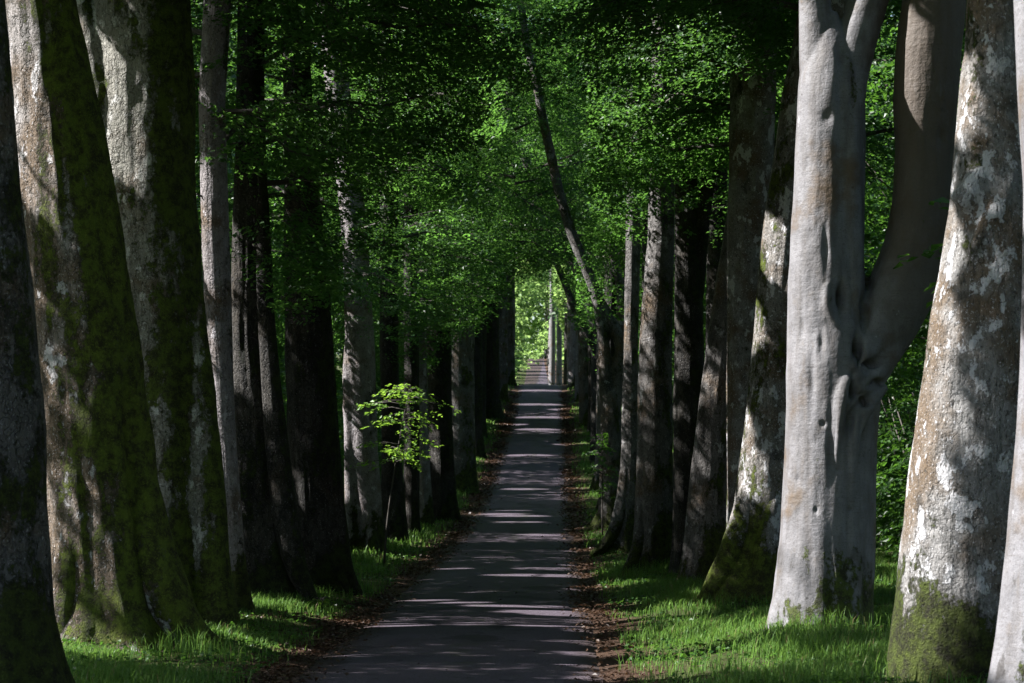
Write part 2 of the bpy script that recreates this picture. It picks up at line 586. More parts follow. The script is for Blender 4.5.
def gap_road(px, py, r):
    Ys = np.arange(22, 230, .05)
    P = at(px, py, 1.0) - CAM
    z = CAM[2] + P[2] * Ys - zroad(Ys)
    k = np.where((z[:-1] > 0) & (z[1:] <= 0))[0]
    Yk = Ys[k[0]] if len(k) else Ys[np.argmin(np.abs(z))]
    GAPS.append((CAM + P * Yk, r))


for a in [(515, 608, .45), (535, 611, .5), (556, 614, .5), (580, 616, .5), (468, 605, .25), (430, 602, .25), (395, 627, .35), (545, 577, .6), (572, 577, .6), (520, 577, .4), (500, 515, .6), (520, 517, .6), (520, 523, .5), (540, 536, .4), (525, 490, .6),
          (530, 456, .7), (538, 430, .8), (545, 418, 1.1), (538, 405, 1.0), (541, 391, 1.4), (600, 566, .5), (640, 630, .7), (540, 628, .22), (575, 643, .22), (455, 570, .25), (600, 632, .3)]:
    gap_road(*a)
for a in [(58, 590, 32.7, .34), (56, 540, 32.7, .34), (54, 490, 32.7, .3), (46, 400, 32.7, .22), (120, 215, 37.5, .3), (112, 130, 37.5, .32), (98, 50, 37.5, .3), (130, 280, 37.5, .2),
          (370, 450, 66, .4), (365, 500, 66, .35), (360, 380, 66, .35), (218, 400, 40, .25), (225, 500, 40, .25), (322, 605, 46, .25), (395, 400, 60, .8), (412, 385, 60, .8), (400, 430, 60, .6),
          (815, 630, 34.3, 0.85), (818, 560, 34.3, 0.80), (818, 490, 34.3, 0.80), (816, 420, 34.3, 0.75), (812, 350, 34.3, 0.60), (810, 280, 34.3, 0.55), (810, 210, 34.3, 0.55), (812, 140, 34.3, 0.55), (816, 70, 34.3, 0.60), (830, 10, 34.3, 0.60), (935, 640, 25.4, .55), (940, 580, 25.4, .6), (950, 510, 25.4, .55), (960, 440, 25.4, .5), (965, 360, 25.4, .4), (970, 270, 25.4, .3), (985, 120, 25.4, .3), (1010, 600, 22.4, .5), (1020, 520, 22.4, .5), (1020, 60, 22.4, .5),(1020, 140, 22.4, .5), (760, 480, 42, .3), (745, 400, 48, .3),
          (775, 250, 42, .35), (1015, 420, 22.4, .5), (555, 350, 326, 4), (556, 320, 326, 4), (530, 300, 400, 9), (522, 330, 380, 6), (535, 330, 480, 9), (540, 280, 500, 12), (535, 335, 650, 14), (535, 345, 655, 10), (545, 320, 640, 10), (548, 300, 420, 7), (540, 290, 340, 5), (520, 285, 300, 4), (555, 290, 330, 5), (900, 500, 65, 1.6), (905, 420, 66, 1.6), (905, 330, 66, 1.4), (880, 180, 70, 1.3), (555, 240, 82, .6), (580, 270, 82, .6)]:
    gap(*a)
_g = RG(11)
for _ in range(46):
    px_, py_ = _g.uniform(195, 735), _g.uniform(0, 300)
    if py_ > 330 - abs(px_ - 540) * .0 and px_ > 520:
        continue
    if px_ > 600 and py_ > 200:
        continue
    gap(px_, py_, _g.uniform(44, 130), _g.uniform(.3, .75))
for _ in range(34):
    gap(_g.uniform(560, 770), _g.uniform(-10, 190), _g.uniform(44, 85), _g.uniform(.35, .8))
for a in [(230, 632, .7), (270, 618, .6), (205, 660, .7), (300, 597, .5), (655, 622, .7), (700, 630, .7), (690, 655, .7), (620, 590, .5), (610, 570, .5), (640, 665, .6), (720, 672, .7), (640, 610, .6), (670, 645, .7), (720, 640, .6), (690, 675, .7), (745, 665, .6), (620, 655, .4), (650, 680, .5), (215, 640, .45), (245, 655, .5), (255, 620, .35), (90, 672, .5), (330, 625, .3), (420, 545, .4), (290, 610, .4), (315, 600, .3), (395, 562, .5), (410, 548, .4), (440, 515, .5), (460, 490, .5), (480, 462, .6), (590, 530, .5), (598, 552, .5), (605, 590, .4), (585, 490, .6), (576, 445, .7), (572, 410, .9), (508, 425, .8)]:
    gap_road(*a)
for a in [(720, 585, 42.3, .35), (735, 530, 42.3, .35), (752, 440, 42.3, .3), (770, 340, 42.3, .3), (165, 560, 37.5, .3), (175, 420, 37.5, .35)]:
    gap(*a)
GP = np.array([g[0] for g in GAPS])
GR = np.array([g[1] for g in GAPS])


def carve(c, size):
    keep = np.ones(len(c), bool)
    if not len(c):
        return keep
    mid = c.mean(0)
    ext = np.linalg.norm(c - mid, axis=1).max()
    for P, r in zip(GP, GR):
        dm = mid - P
        if np.linalg.norm(dm - (dm @ SUN_DIR) * SUN_DIR) > ext + r + .3 or dm @ SUN_DIR < -ext - 1:
            continue
        d = c - P
        tt = d @ SUN_DIR
        q = np.linalg.norm(d - tt[:, None] * SUN_DIR, axis=1)
        keep &= ~((tt > -.5) & (q < r + size * .3))
    return keep


# ------------------------------------------------------------------ leaves
def leaf_verts(C, D, N, L, W):
    """C base point, D direction, N normal -> folded rhombus"""
    S = np.cross(D, N)
    S /= np.linalg.norm(S, axis=1)[:, None] + 1e-9
    L = L[:, None]
    W = W[:, None]
    v = np.empty((len(C), 4, 3))
    v[:, 0] = C - D * L * .5
    v[:, 1] = C + S * W * .5 + N * L * .07
    v[:, 2] = C + D * L * .5 - N * L * .10
    v[:, 3] = C - S * W * .5 + N * L * .07
    return v


def unit(v):
    return v / (np.linalg.norm(v, axis=-1, keepdims=True) + 1e-9)


def sprays_to_leaves(rng, P, A, rad, k, leaf, jit=.34, tone0=None):
    """P spray centres, A outward axes (drooping), rad half length, k leaves each"""
    S = len(P)
    Nn = unit(np.cross(np.cross(A, np.array([0, 0, 1.0])), A) + rng.normal(0, .22, (S, 3)))
    B2 = unit(np.cross(Nn, A))
    u = rng.uniform(-1, 1, (S, k))
    v = rng.uniform(-1, 1, (S, k)) * np.sqrt(np.clip(1 - (u * .93) ** 2, 0, 1)) * .62
    rr = rad[:, None]
    C = P[:, None] + A[:, None] * (u * rr)[..., None] + B2[:, None] * (v * rr)[..., None] + Nn[:, None] * (rng.normal(0, .05, (S, k)) * rr - .12 * rr * (u ** 2 + v ** 2))[..., None]
    D = unit(A[:, None] * rng.uniform(.25, 1, (S, k))[..., None] + B2[:, None] * (np.sign(v) * rng.uniform(.2, 1.1, (S, k)))[..., None] + rng.normal(0, .25, (S, k, 3)))
    N = unit(Nn[:, None] + rng.normal(0, jit, (S, k, 3)))
    N = unit(N - D * np.sum(N * D, -1, keepdims=True))
    C, D, N = C.reshape(-1, 3), D.reshape(-1, 3), N.reshape(-1, 3)
    L = leaf * rng.uniform(.5, 1.35, len(C))
    tn = (tone0[:, None] if tone0 is not None else .5) + rng.normal(0, .2, (S, k))
    return C, D, N, L, np.clip(tn, 0, 1).reshape(-1)


def clearance(C):
    """the lane keeps a clear tunnel under the leaves"""
    d = np.abs(C[:, 0] - xroad(C[:, 1]))
    h = C[:, 2] - zroad(C[:, 1])
    need = np.interp(d, [0, 1.2, 2.2, 3.2, 5], [7.2, 6.6, 5.2, 3.0, 1.0]) + 6.0 * np.interp(C[:, 1], [44, 48, 79, 83], [0, 1, 1, 0]) * np.interp(C[:, 0] + .35 * vnoise(C * 1.1, 61), [-.3, .2, 1.5, 2.1], [0, 1, 1, 0]) + .026 * np.clip(C[:, 1] - 90, 0, 140) * np.interp(d, [0, 2.2, 3.5], [1, 1, 0])
    need = np.maximum(need, np.interp(C[:, 1], [84, 92, 235, 255, 600, 640], [0, 9.4, 9.6, 13, 13, 5]) * np.interp(d, [1.7, 2.3], [1, 0]))
    need = need + 1.1 * vnoise(C * .55, 62) + .5 * vnoise(C * 1.7, 63)
    near = C[:, 1] < 37
    need = np.where(near & (C[:, 0] > 0), 9.2, np.where(near & (C[:, 1] < 31), 8.2, need))
    return h > need


NLEAF = [0]


def leaf_object(name, parent, base, C, D, N, L, tn, mat, wood=None, do_clear=True, ratio=.64):
    k = carve(C, L)
    if do_clear:
        k &= clearance(C)
    C, D, N, L, tn = C[k], D[k], N[k], L[k], tn[k]
    NLEAF[0] += len(C)
    V = leaf_verts(C, D, N, L, L * ratio).reshape(-1, 3) - base
    F = np.arange(len(V)).reshape(-1, 4)
    faces = [F]
    mi = np.zeros(len(F), int)
    tone = tn
    if wood is not None:
        wv, wf = wood
        faces = [F] + [f + len(V) for f in wf]
        V = np.concatenate([V, wv - base])
        nw = sum(len(f) for f in wf)
        mi = np.concatenate([mi, np.ones(nw, int)])
        tone = np.concatenate([tone, np.zeros(nw)])
    return link(name, new_mesh(name, V, faces, [mat, TWIG], smooth=False, mat_idx=mi, tone=tone), parent)


def crown(seed, parent, base, spine, h0, h1, leaf, nb=18, reach=4.5, inward=1.0, lowfac=1.0, mat=None, k_low=70, hview=None):
    """boughs from the trunk with layered flat sprays; above hview (out of the picture) coarser leaves"""
    rng = RG(seed)
    mat = mat or LEAF
    mb = MB()
    side = -np.sign(base[0] - xroad(base[1])) * inward
    lows, highs = [], []
    nb = int(nb * 1.8)
    reach = reach * float(np.interp(base[1], [60, 110, 160], [1, 1.25, 1.55]))
    for b in range(nb):
        u = (b + rng.uniform(0, .9)) / nb
        h = h0 + (h1 - h0) * u
        s0 = spine(h)
        az = rng.uniform(0, 2 * math.pi)
        d = np.array([math.cos(az), math.sin(az) * .9, 0])
        d[0] += .35 * side
        d /= np.linalg.norm(d)
        Lb = reach * rng.uniform(.7, 1.15) * (1.05 - .5 * max(0, u - .3))
        el = rng.uniform(.1, .5) + .5 * max(0, u - .4)
        dr = rng.uniform(.25, .6)
        t = np.linspace(0, 1, 8)
        pts = s0 + d * (Lb * t)[:, None] + np.array([0, 0, 1.0]) * (Lb * (el * t - dr * t * t))[:, None]
        pts[1:] += rng.normal(0, .10, (7, 3))
        r0 = .016 + .009 * Lb
        okb = clearance(pts) & carve(pts, np.full(8, .5))
        nk = 8 if okb.all() else max(2, int(np.argmin(okb)))
        pts_ok = pts[:nk]
        mb.add(*tube(pts_ok, np.linspace(r0, .008, nk), 5))
        ns = int(Lb * (9 if (hview is None or h < hview) else 8) * lowfac)
        ts = rng.uniform(.18, 1.08, ns)
        lat = rng.normal(0, .22 * Lb, ns) * (1.1 - .5 * ts)
        sd = np.array([-d[1], d[0], 0])
        P = s0 + d * (Lb * ts)[:, None] + sd * lat[:, None]
        P[:, 2] += Lb * (el * ts - dr * ts * ts) - .16 * np.abs(lat) + rng.normal(0, .20, ns) - .15
        A = d + sd * (np.clip(lat / (.22 * Lb), -1.6, 1.6) * .8)[:, None] + rng.normal(0, .2, (ns, 3))
        A[:, 2] = rng.uniform(-.55, .02, ns)
        A = unit(A)
        okq = clearance(P) & carve(P, np.zeros(ns))
        okt = (nk - 1) / 7 + .1
        for q in range(0, ns, 5):           # twigs carrying the sprays
            if not (okq[q] and ts[q] < okt):
                continue
            a0 = s0 + d * (Lb * max(.12, ts[q] - .22))
            tt = max(.12, ts[q] - .22)
            a0 = a0 + np.array([0, 0, Lb * (el * tt - dr * tt * tt)])
            mb.add(*tube(np.array([a0, (a0 + P[q]) / 2 + np.array([0, 0, .08]), P[q], P[q] + A[q] * .4]), np.array([.012, .009, .006, .003]), 3, cap=False))
        (lows if (hview is None or h < hview) else highs).append((P, A))
    out = []
    for grp, lf, k, rs in ((lows, leaf, k_low, (.5, .95)), (highs, max(leaf * 1.9, .34) if base[1] > 39 else .16, 32 if base[1] > 39 else 50, (.8, 1.3))):
        if grp:
            P = np.concatenate([a for a, _ in grp])
            A = np.concatenate([a for _, a in grp])
            kk = max(6, int(k * (.09 / leaf) ** 1.5)) if grp is lows else k
            out.append(sprays_to_leaves(rng, P, A, rng.uniform(*rs, len(P)), kk, lf, tone0=np.clip(rng.normal(.5, .36, len(P)), 0, 1)))
    C, D, N, L, tn = [np.concatenate([o[q] for o in out]) for q in range(5)]
    wv, wf = mb.get()
    return leaf_object('crown', parent, base, C, D, N, L, tn, mat, (wv, wf))


# ------------------------------------------------------------------ trunks
def interp_rows(rows, Y, lift):
    """rows (py, left px, right px) -> z, centre x, radius sorted upwards"""
    z, cx, r = [], [], []
    for py, xl, xr in sorted(rows, key=lambda q: -q[0]):
        a, b = at(xl, py, Y), at(xr, py, Y)
        z.append(a[2])
        cx.append((a[0] + b[0]) / 2)
        r.append((b[0] - a[0]) / 2)
    return np.array(z), np.array(cx), np.array(r)


def trunk_rings(seed, z, cx, r, Y, zg, ztop, dz, segs, flare=.55, roots=6, rough=.05, flute=.05, leanY=0.0):
    """one continuous trunk with root flare, flutes and lumps, from below ground to ztop"""
    rng = RG(seed)
    zs = np.concatenate([np.arange(zg - .5, min(z[-1] + .6, ztop), dz), np.arange(min(z[-1] + .6, ztop), ztop, .6), [ztop]])
    C = np.interp(zs, z, cx)
    Rr = np.interp(zs, z, r)
    for _ in range(max(2, int(.35 / dz))):
        C[1:-1] = .5 * C[1:-1] + .25 * (C[:-2] + C[2:])
        Rr[1:-1] = .5 * Rr[1:-1] + .25 * (Rr[:-2] + Rr[2:])
    up = zs > z[-1]
    k = min(len(z) - 1, 2)
    sl = np.clip((cx[-1] - cx[-1 - k]) / (z[-1] - z[-1 - k] + 1e-6), -.2, .2)
    hh = zs[up] - z[-1]
    C[up] = cx[-1] + sl * 3 * (1 - np.exp(-hh / 3))
    Rr[up] = r[-1] * (1 - .8 * np.clip(hh / (ztop - z[-1] + .01), 0, 1))
    lo = zs < z[0]
    C[lo], Rr[lo] = cx[0], r[0]
    Cy = Y + leanY * (zs - zg) + .04 * np.sin(zs * .7 + seed)
    th = np.linspace(0, 2 * math.pi, segs, endpoint=False)
    TH, ZS = np.meshgrid(th, zs)
    h = np.clip(ZS - zg, -.5, None)
    ph = rng.uniform(0, 6.28, 4)
    rp = .5 + .5 * np.cos(roots * TH + ph[0] + .5 * np.sin(2 * TH + ph[1]))
    rp = rp ** 1.5 * (0.6 + .4 * np.cos(TH + ph[2]))
    fl = flare * np.exp(-np.clip(h, -.3, None) / .42) * (.18 + 1.0 * rp)
    fl2 = flute * np.cos((roots - 1) * TH + ph[3] + .25 * ZS) * np.exp(-np.clip(h, 0, None) / 3.5)
    q = np.stack([np.cos(TH) * 1.4 + seed, np.sin(TH) * 1.4, ZS * .55], -1)
    lump = rough * fbm(q, seed, 3)
    q2 = np.stack([np.cos(TH) * 7, np.sin(TH) * 7, ZS * 1.6], -1)
    q3 = np.stack([np.cos(TH) * 4, np.sin(TH) * 4, ZS * .5], -1)
    rg = rough * .42 * fbm(q2, seed + 3, 3) + rough * .5 * np.abs(vnoise(q3, seed + 7))
    RR = Rr[:, None] * (1 + fl + fl2 + lump + rg)
    V = np.stack([C[:, None] + RR * np.cos(TH), Cy[:, None] + RR * np.sin(TH), ZS], -1).reshape(-1, 3)
    n = len(zs)
    i, j = np.meshgrid(np.arange(n - 1), np.arange(segs), indexing='ij')
    i = i.ravel()
    j = j.ravel()
    j2 = (j + 1) % segs
    Q = np.stack([i * segs + j, i * segs + j2, (i + 1) * segs + j2, (i + 1) * segs + j], -1)
    kk = np.arange(segs)
    V = np.concatenate([V, [[C[-1], Cy[-1], zs[-1] + .05], [C[0], Cy[0], zs[0]]]])
    T = np.concatenate([np.stack([np.full(segs, n * segs), (n - 1) * segs + kk, (n - 1) * segs + (kk + 1) % segs], -1),
                        np.stack([np.full(segs, n * segs + 1), (kk + 1) % segs, kk], -1)])

    def spine(hgt):
        zz = zg + hgt
        return np.array([np.interp(zz, zs, C), np.interp(zz, zs, Cy), zz])
    return V, [Q, T], spine


def sculpt(V, F, voxel, smooth=6, amp=.02, fr=2.2, seed=0, ridge=0.0, dents=()):
    """fuse overlapping limbs into one skin, soften the joints, then roughen it"""
    me = new_mesh('tmp', V, F)
    o = bpy.data.objects.new('tmp', me)
    sc.collection.objects.link(o)
    md = o.modifiers.new('r', 'REMESH')
    md.mode = 'VOXEL'
    md.voxel_size = voxel
    ms = o.modifiers.new('s', 'SMOOTH')
    ms.iterations = smooth
    ms.factor = .5
    dg = bpy.context.evaluated_depsgraph_get()
    ev = o.evaluated_get(dg)
    m2 = bpy.data.meshes.new_from_object(ev, depsgraph=dg)
    n = len(m2.vertices)
    co = np.empty(n * 3, np.float32)
    no = np.empty(n * 3, np.float32)
    m2.vertices.foreach_get('co', co)
    m2.vertices.foreach_get('normal', no)
    co = co.reshape(-1, 3).astype(float)
    no = no.reshape(-1, 3).astype(float)
    d = amp * fbm(co * np.array([fr, fr, fr * .45]), seed, 3) + amp * .3 * fbm(co * np.array([9, 9, 4.]), seed + 5, 2)
    if ridge:
        d += ridge * np.abs(vnoise(co * np.array([3.2, 3.2, .5]), seed + 11))
    for P, rx, rz, dep in dents:            # hollows and folds on the near side, pressed in along the view
        e = ((co[:, 0] - P[0]) / rx) ** 2 + ((co[:, 2] - P[2]) / rz) ** 2
        d = d - dep * np.exp(-e) * np.clip(-no[:, 1] * 1.3, 0, 1)
    co = co + no * d[:, None]
    lt = np.empty(len(m2.polygons), np.int32)
    m2.polygons.foreach_get('loop_total', lt)
    lv = np.empty(len(m2.loops), np.int32)
    m2.loops.foreach_get('vertex_index', lv)
    faces = [lv.reshape(-1, 4)] if (lt == 4).all() else None
    if faces is None:
        st = np.concatenate([[0], np.cumsum(lt)[:-1]])
        faces = [lv[st[lt == k][:, None] + np.arange(k)] for k in np.unique(lt)]
    bpy.data.objects.remove(o)
    bpy.data.meshes.remove(me)
    bpy.data.meshes.remove(m2)
    return co, faces


def tree_root(base, label, group='beeches of the avenue', name='beech_tree', cat='tree'):
    e = bpy.data.objects.new(name, None)
    sc.collection.objects.link(e)
    e.location = base
    e.empty_display_size = .5
    return tag(e, label, cat, group)


def px_pts(rows, Y):
    """rows (px, py, radius px[, dy]) -> points and radii in metres"""
    P, Rr = [], []
    for q in rows:
        yy = Y + (q[3] if len(q) > 3 else 0)
        P.append(at(q[0], q[1], yy))
        Rr.append(q[2] * yy / FPX)
    return np.array(P), np.array(Rr)


TREES = []


def simple_tree(seed, Y, rows, mat, label, H=20, h0=6.5, nb=18, reach=4.5, flare=.55, roots=6, rough=.05, flute=.05, limbs=(), rootl=(), leaf=None, crown_on=True, leanY=0.0, group='beeches of the avenue', inward=1.0, lowfac=1.0, lmat=None):
    z, cx, r = interp_rows(rows, Y, .15)
    zg = float(ground(cx[0], Y))
    base = np.array([cx[0], Y, zg])
    root = tree_root(base, label, group)
    near = Y < 70
    dz = .04 if near else max(.08, Y * .0011)
    segs = 104 if Y < 50 else (40 if Y < 100 else 20)
    V, F, spine = trunk_rings(seed, z, cx, r, Y, zg, zg + H, dz, segs, flare, roots, rough, flute, leanY)
    link('trunk', new_mesh('trunk', V - base, F, [B[mat]]), root)
    for lr in limbs:
        P, Rr = px_pts(lr, Y)
        P, Rr = resample(P, Rr, 24)
        v, q, t3 = tube(P, Rr, 14, wob=.06, seed=seed)
        link('limb', new_mesh('limb', v - base, [q, t3], [B[mat]]), root)
    for lr in rootl:
        P, Rr = px_pts(lr, Y)
        P, Rr = resample(P, Rr, 26)
        v, q, t3 = tube(P, Rr, 22, wob=.10, seed=seed)
        link('root', new_mesh('root', v - base, [q, t3], [B[mat]]), root)
    if crown_on:
        hv = (505 + 40) / FPX * Y + 1.8 - zg
        lf = leaf or max(.088, Y * .00108)
        crown(seed + 50, root, base, spine, h0, H, lf, nb, reach, inward, lowfac, mat=lmat, hview=hv + 1.5)
    return root


def fused_tree(seed, Y, tubes, mat, label, base_px, H, h0, voxel, tops=(), nb=16, reach=4.5, flare_tubes=(), smooth=5, amp=.02, ridge=0.0, inward=1.0, lowfac=1.0, dents=()):
    b = at(base_px[0], base_px[1], Y)
    zg = float(ground(b[0], Y))
    base = np.array([b[0], Y, zg])
    root = tree_root(base, label)
    mb = MB()
    for tr in tubes:
        P, Rr = px_pts(tr, Y)
        n = max(12, int(np.sum(np.linalg.norm(np.diff(P, axis=0), axis=1)) / .08))
        P, Rr = resample(P, Rr, n)
        mb.add(*tube(P, Rr, 28))
    rng = RG(seed)
    for az, ln, rr in flare_tubes:          # roots: direction, length, thickness
        d = np.array([math.cos(az), math.sin(az), 0])
        t = np.linspace(0, 1, 10)
        P = base + d * (ln * t)[:, None] + np.array([0, 0, 1.0]) * (.75 * (1 - t) ** 2.2 - .06 - .2 * t)[:, None]
        mb.add(*tube(P, rr * (1 - .62 * t), 14))
    V, F = mb.get()
    V, F = sculpt(V, F, voxel, smooth, amp, seed=seed, ridge=ridge, dents=[(at(a, b_, Y), c_ * Y / FPX, e_ * Y / FPX, f_ * (1 if f_ > .15 else .62)) for a, b_, c_, e_, f_ in dents])
    link('trunk', new_mesh('trunk', V - base, F, [B[mat]]), root)
    sp = None
    for (q0, dx, dy) in tops:               # limbs going on upwards beyond the fused part
        p0 = at(q0[0], q0[1], Y + (q0[3] if len(q0) > 3 else 0))
        rr = q0[2] * Y / FPX
        zt = zg + H
        t = np.linspace(0, 1, 16)
        P = p0 + np.stack([dx * t * (1.3 - .5 * t), dy * t, (zt - p0[2]) * t], -1)
        P[:, 0] += .12 * np.sin(t * 7 + seed)
        P = np.concatenate([[p0 - (P[1] - P[0]) * .25], P])
        v, q, t3 = tube(P, np.concatenate([[rr], rr * (1 - .78 * t)]), 16, wob=.05, seed=seed)
        link('limb', new_mesh('limb', v - base, [q, t3], [B[mat]]), root)
        if sp is None:
            zz, xx, yy = P[:, 2], P[:, 0], P[:, 1]
            sp = (zz, xx, yy)

    def spine(h):
        q = zg + h
        return np.array([np.interp(q, sp[0], sp[1]), np.interp(q, sp[0], sp[2]), q])
    hv = 545 / FPX * Y + 1.8 - zg
    crown(seed + 50, root, base, spine, h0, H, max(.088, Y * .00108), nb, reach, inward, lowfac, hview=hv + 1.5)
    return root


#--TREES--
# left row
simple_tree(1, 24.6, [(730, -64, 72), (683, -62, 62), (620, -60, 50), (560, -60, 46), (400, -70, 40), (200, -90, 20), (0, -105, 5), (-80, -112, -3)], 'grey',
            'dark grey beech trunk cut by the left edge, nearest of the left row', H=20, h0=8.5, flare=.35, inward=.6)
simple_tree(2, 32.7, [(660, 48, 182), (640, 50, 178), (605, 50, 172), (540, 48, 163), (440, 42, 150), (340, 37, 137), (235, 26, 120), (160, 18, 107), (100, 15, 95), (0, 6, 75), (-80, -2, 62)], 'moss_pale',
            'massive leaning mossy beech with a sunlit white stripe down its left side', H=22, h0=8.5, flare=.8, roots=7, rough=.085,
            rootl=[[(110, 330, 10, 0), (124, 420, 19, -.1), (138, 500, 24, -.2), (150, 560, 26, -.25), (168, 605, 25, -.3), (190, 636, 19, -.3), (214, 654, 12, -.3), (240, 668, 5, -.3)], [(80, 450, 6, -.1), (76, 510, 11, -.3), (70, 560, 16, -.45), (66, 610, 17, -.5), (62, 645, 13, -.6), (54, 668, 6, -.7)]])
fused_tree(3, 37.5, [[(172, 690, 56), (171, 600, 53), (168, 540, 52), (160, 440, 51), (153, 340, 51), (150, 250, 51), (146, 200, 50), (144, 100, 50), (140, 0, 49), (137, -60, 46), (135, -100, 44)],
                     [(194, 290, 10, -.1), (199, 380, 14, -.24), (204, 480, 18, -.32), (211, 580, 21, -.36), (220, 660, 26, -.42)],
                     [(166, 340, 14, -.42), (165, 450, 18, -.50), (167, 560, 22, -.54), (172, 660, 27, -.60)],
                     [(110, 190, 8, -.3), (104, 140, 12, -.35), (99, 90, 13, -.35), (93, 50, 13, -.3), (85, 10, 13, -.2), (75, -25, 13, -.1), (58, -80, 12)]],
           'moss_grey', 'broad mossy beech with a pale limb rising on its upper left side', (175, 628), 22, 8.3, .03,
           tops=[((136, -90, 42), .3, .6), ((62, -70, 11), -2.0, -.8)], flare_tubes=[(-.5, 1.15, .30), (-1.5, 1.1, .3), (-2.5, 1.1, .32), (.5, 1.1, .3), (2.2, 1.1, .3)], ridge=.035)
simple_tree(4, 40.0, [(625, 228, 254), (600, 226, 250), (540, 221, 243), (440, 215, 236), (340, 206, 232), (250, 202, 230), (200, 201, 228), (100, 199, 225), (0, 204, 232), (-60, 208, 234)], 'pale',
            'slim pale beech with a round knot, between broad mossy trunks of left row', H=18, h0=5.6, nb=16, reach=3.4, flare=.3, roots=4, rough=.04)
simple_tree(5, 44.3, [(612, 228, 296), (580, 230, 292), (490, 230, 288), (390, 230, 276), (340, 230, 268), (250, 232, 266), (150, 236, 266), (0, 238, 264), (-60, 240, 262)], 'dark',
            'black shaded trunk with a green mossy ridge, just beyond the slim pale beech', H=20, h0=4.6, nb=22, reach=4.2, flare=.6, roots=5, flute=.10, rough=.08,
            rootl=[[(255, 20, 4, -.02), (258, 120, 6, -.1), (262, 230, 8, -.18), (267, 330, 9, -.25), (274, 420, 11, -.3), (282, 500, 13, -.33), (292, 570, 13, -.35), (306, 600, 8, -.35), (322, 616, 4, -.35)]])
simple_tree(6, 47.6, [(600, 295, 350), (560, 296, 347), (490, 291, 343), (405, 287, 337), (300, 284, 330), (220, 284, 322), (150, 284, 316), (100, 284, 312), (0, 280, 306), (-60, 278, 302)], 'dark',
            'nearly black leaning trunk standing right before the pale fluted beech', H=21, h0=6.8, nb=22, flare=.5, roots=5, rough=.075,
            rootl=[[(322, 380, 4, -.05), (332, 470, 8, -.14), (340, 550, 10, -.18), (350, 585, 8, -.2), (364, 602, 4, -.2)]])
fused_tree(7, 65.9, [[(372, 580, 15), (372, 540, 13), (364, 450, 14), (360, 345, 15), (355, 240, 13), (346, 150, 12.5), (335, 65, 12.5), (329, 0, 13), (322, -60, 12)],
                     [(354, 580, 7, -.1), (351, 540, 6, -.1), (350, 450, 6, -.1), (348, 380, 6, -.1), (352, 310, 6)],
                     [(376, 575, 10, -.35), (373, 555, 8, -.35), (372, 530, 4, -.3)]],
           'pale', 'pale fluted twin stemmed beech with sunlit lower trunk, left side', (368, 556), 22, 4.8, .04,
           tops=[((324, -40, 12), -.6, .5)], nb=24, flare_tubes=[(-1.2, .7, .16), (.2, .7, .16), (3.4, .7, .16)], amp=.012)
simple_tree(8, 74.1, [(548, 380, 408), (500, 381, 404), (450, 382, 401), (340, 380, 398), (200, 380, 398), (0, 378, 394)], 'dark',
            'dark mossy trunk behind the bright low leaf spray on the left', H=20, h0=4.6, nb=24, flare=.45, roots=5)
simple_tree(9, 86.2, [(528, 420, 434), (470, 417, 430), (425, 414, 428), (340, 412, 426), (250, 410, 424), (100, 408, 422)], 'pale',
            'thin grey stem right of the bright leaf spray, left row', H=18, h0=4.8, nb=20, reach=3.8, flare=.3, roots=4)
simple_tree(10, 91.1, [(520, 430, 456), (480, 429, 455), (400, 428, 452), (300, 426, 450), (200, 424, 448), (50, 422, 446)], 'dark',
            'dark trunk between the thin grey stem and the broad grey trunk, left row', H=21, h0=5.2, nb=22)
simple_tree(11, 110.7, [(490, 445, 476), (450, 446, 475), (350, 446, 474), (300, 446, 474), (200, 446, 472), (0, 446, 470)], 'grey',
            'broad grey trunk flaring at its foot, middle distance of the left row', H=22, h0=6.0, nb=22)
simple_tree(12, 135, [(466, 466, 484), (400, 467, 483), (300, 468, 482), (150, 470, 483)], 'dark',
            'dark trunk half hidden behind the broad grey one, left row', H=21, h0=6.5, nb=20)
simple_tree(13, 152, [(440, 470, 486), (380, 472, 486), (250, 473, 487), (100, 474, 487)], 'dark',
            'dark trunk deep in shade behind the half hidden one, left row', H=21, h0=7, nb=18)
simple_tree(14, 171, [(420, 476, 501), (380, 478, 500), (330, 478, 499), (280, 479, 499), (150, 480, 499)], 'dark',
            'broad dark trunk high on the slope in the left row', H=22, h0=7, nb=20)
simple_tree(15, 188.3, [(405, 496, 508), (300, 496, 508), (200, 496, 508), (100, 496, 507)], 'grey',
            'brownish trunk beside the lane below the crest, left row', H=21, h0=7.5, nb=18)
simple_tree(16, 216, [(388, 505, 515), (300, 505, 515), (200, 506, 515), (100, 506, 514)], 'grey',
            'last left row trunk on the crest against the bright leaves', H=20, h0=8, nb=18)
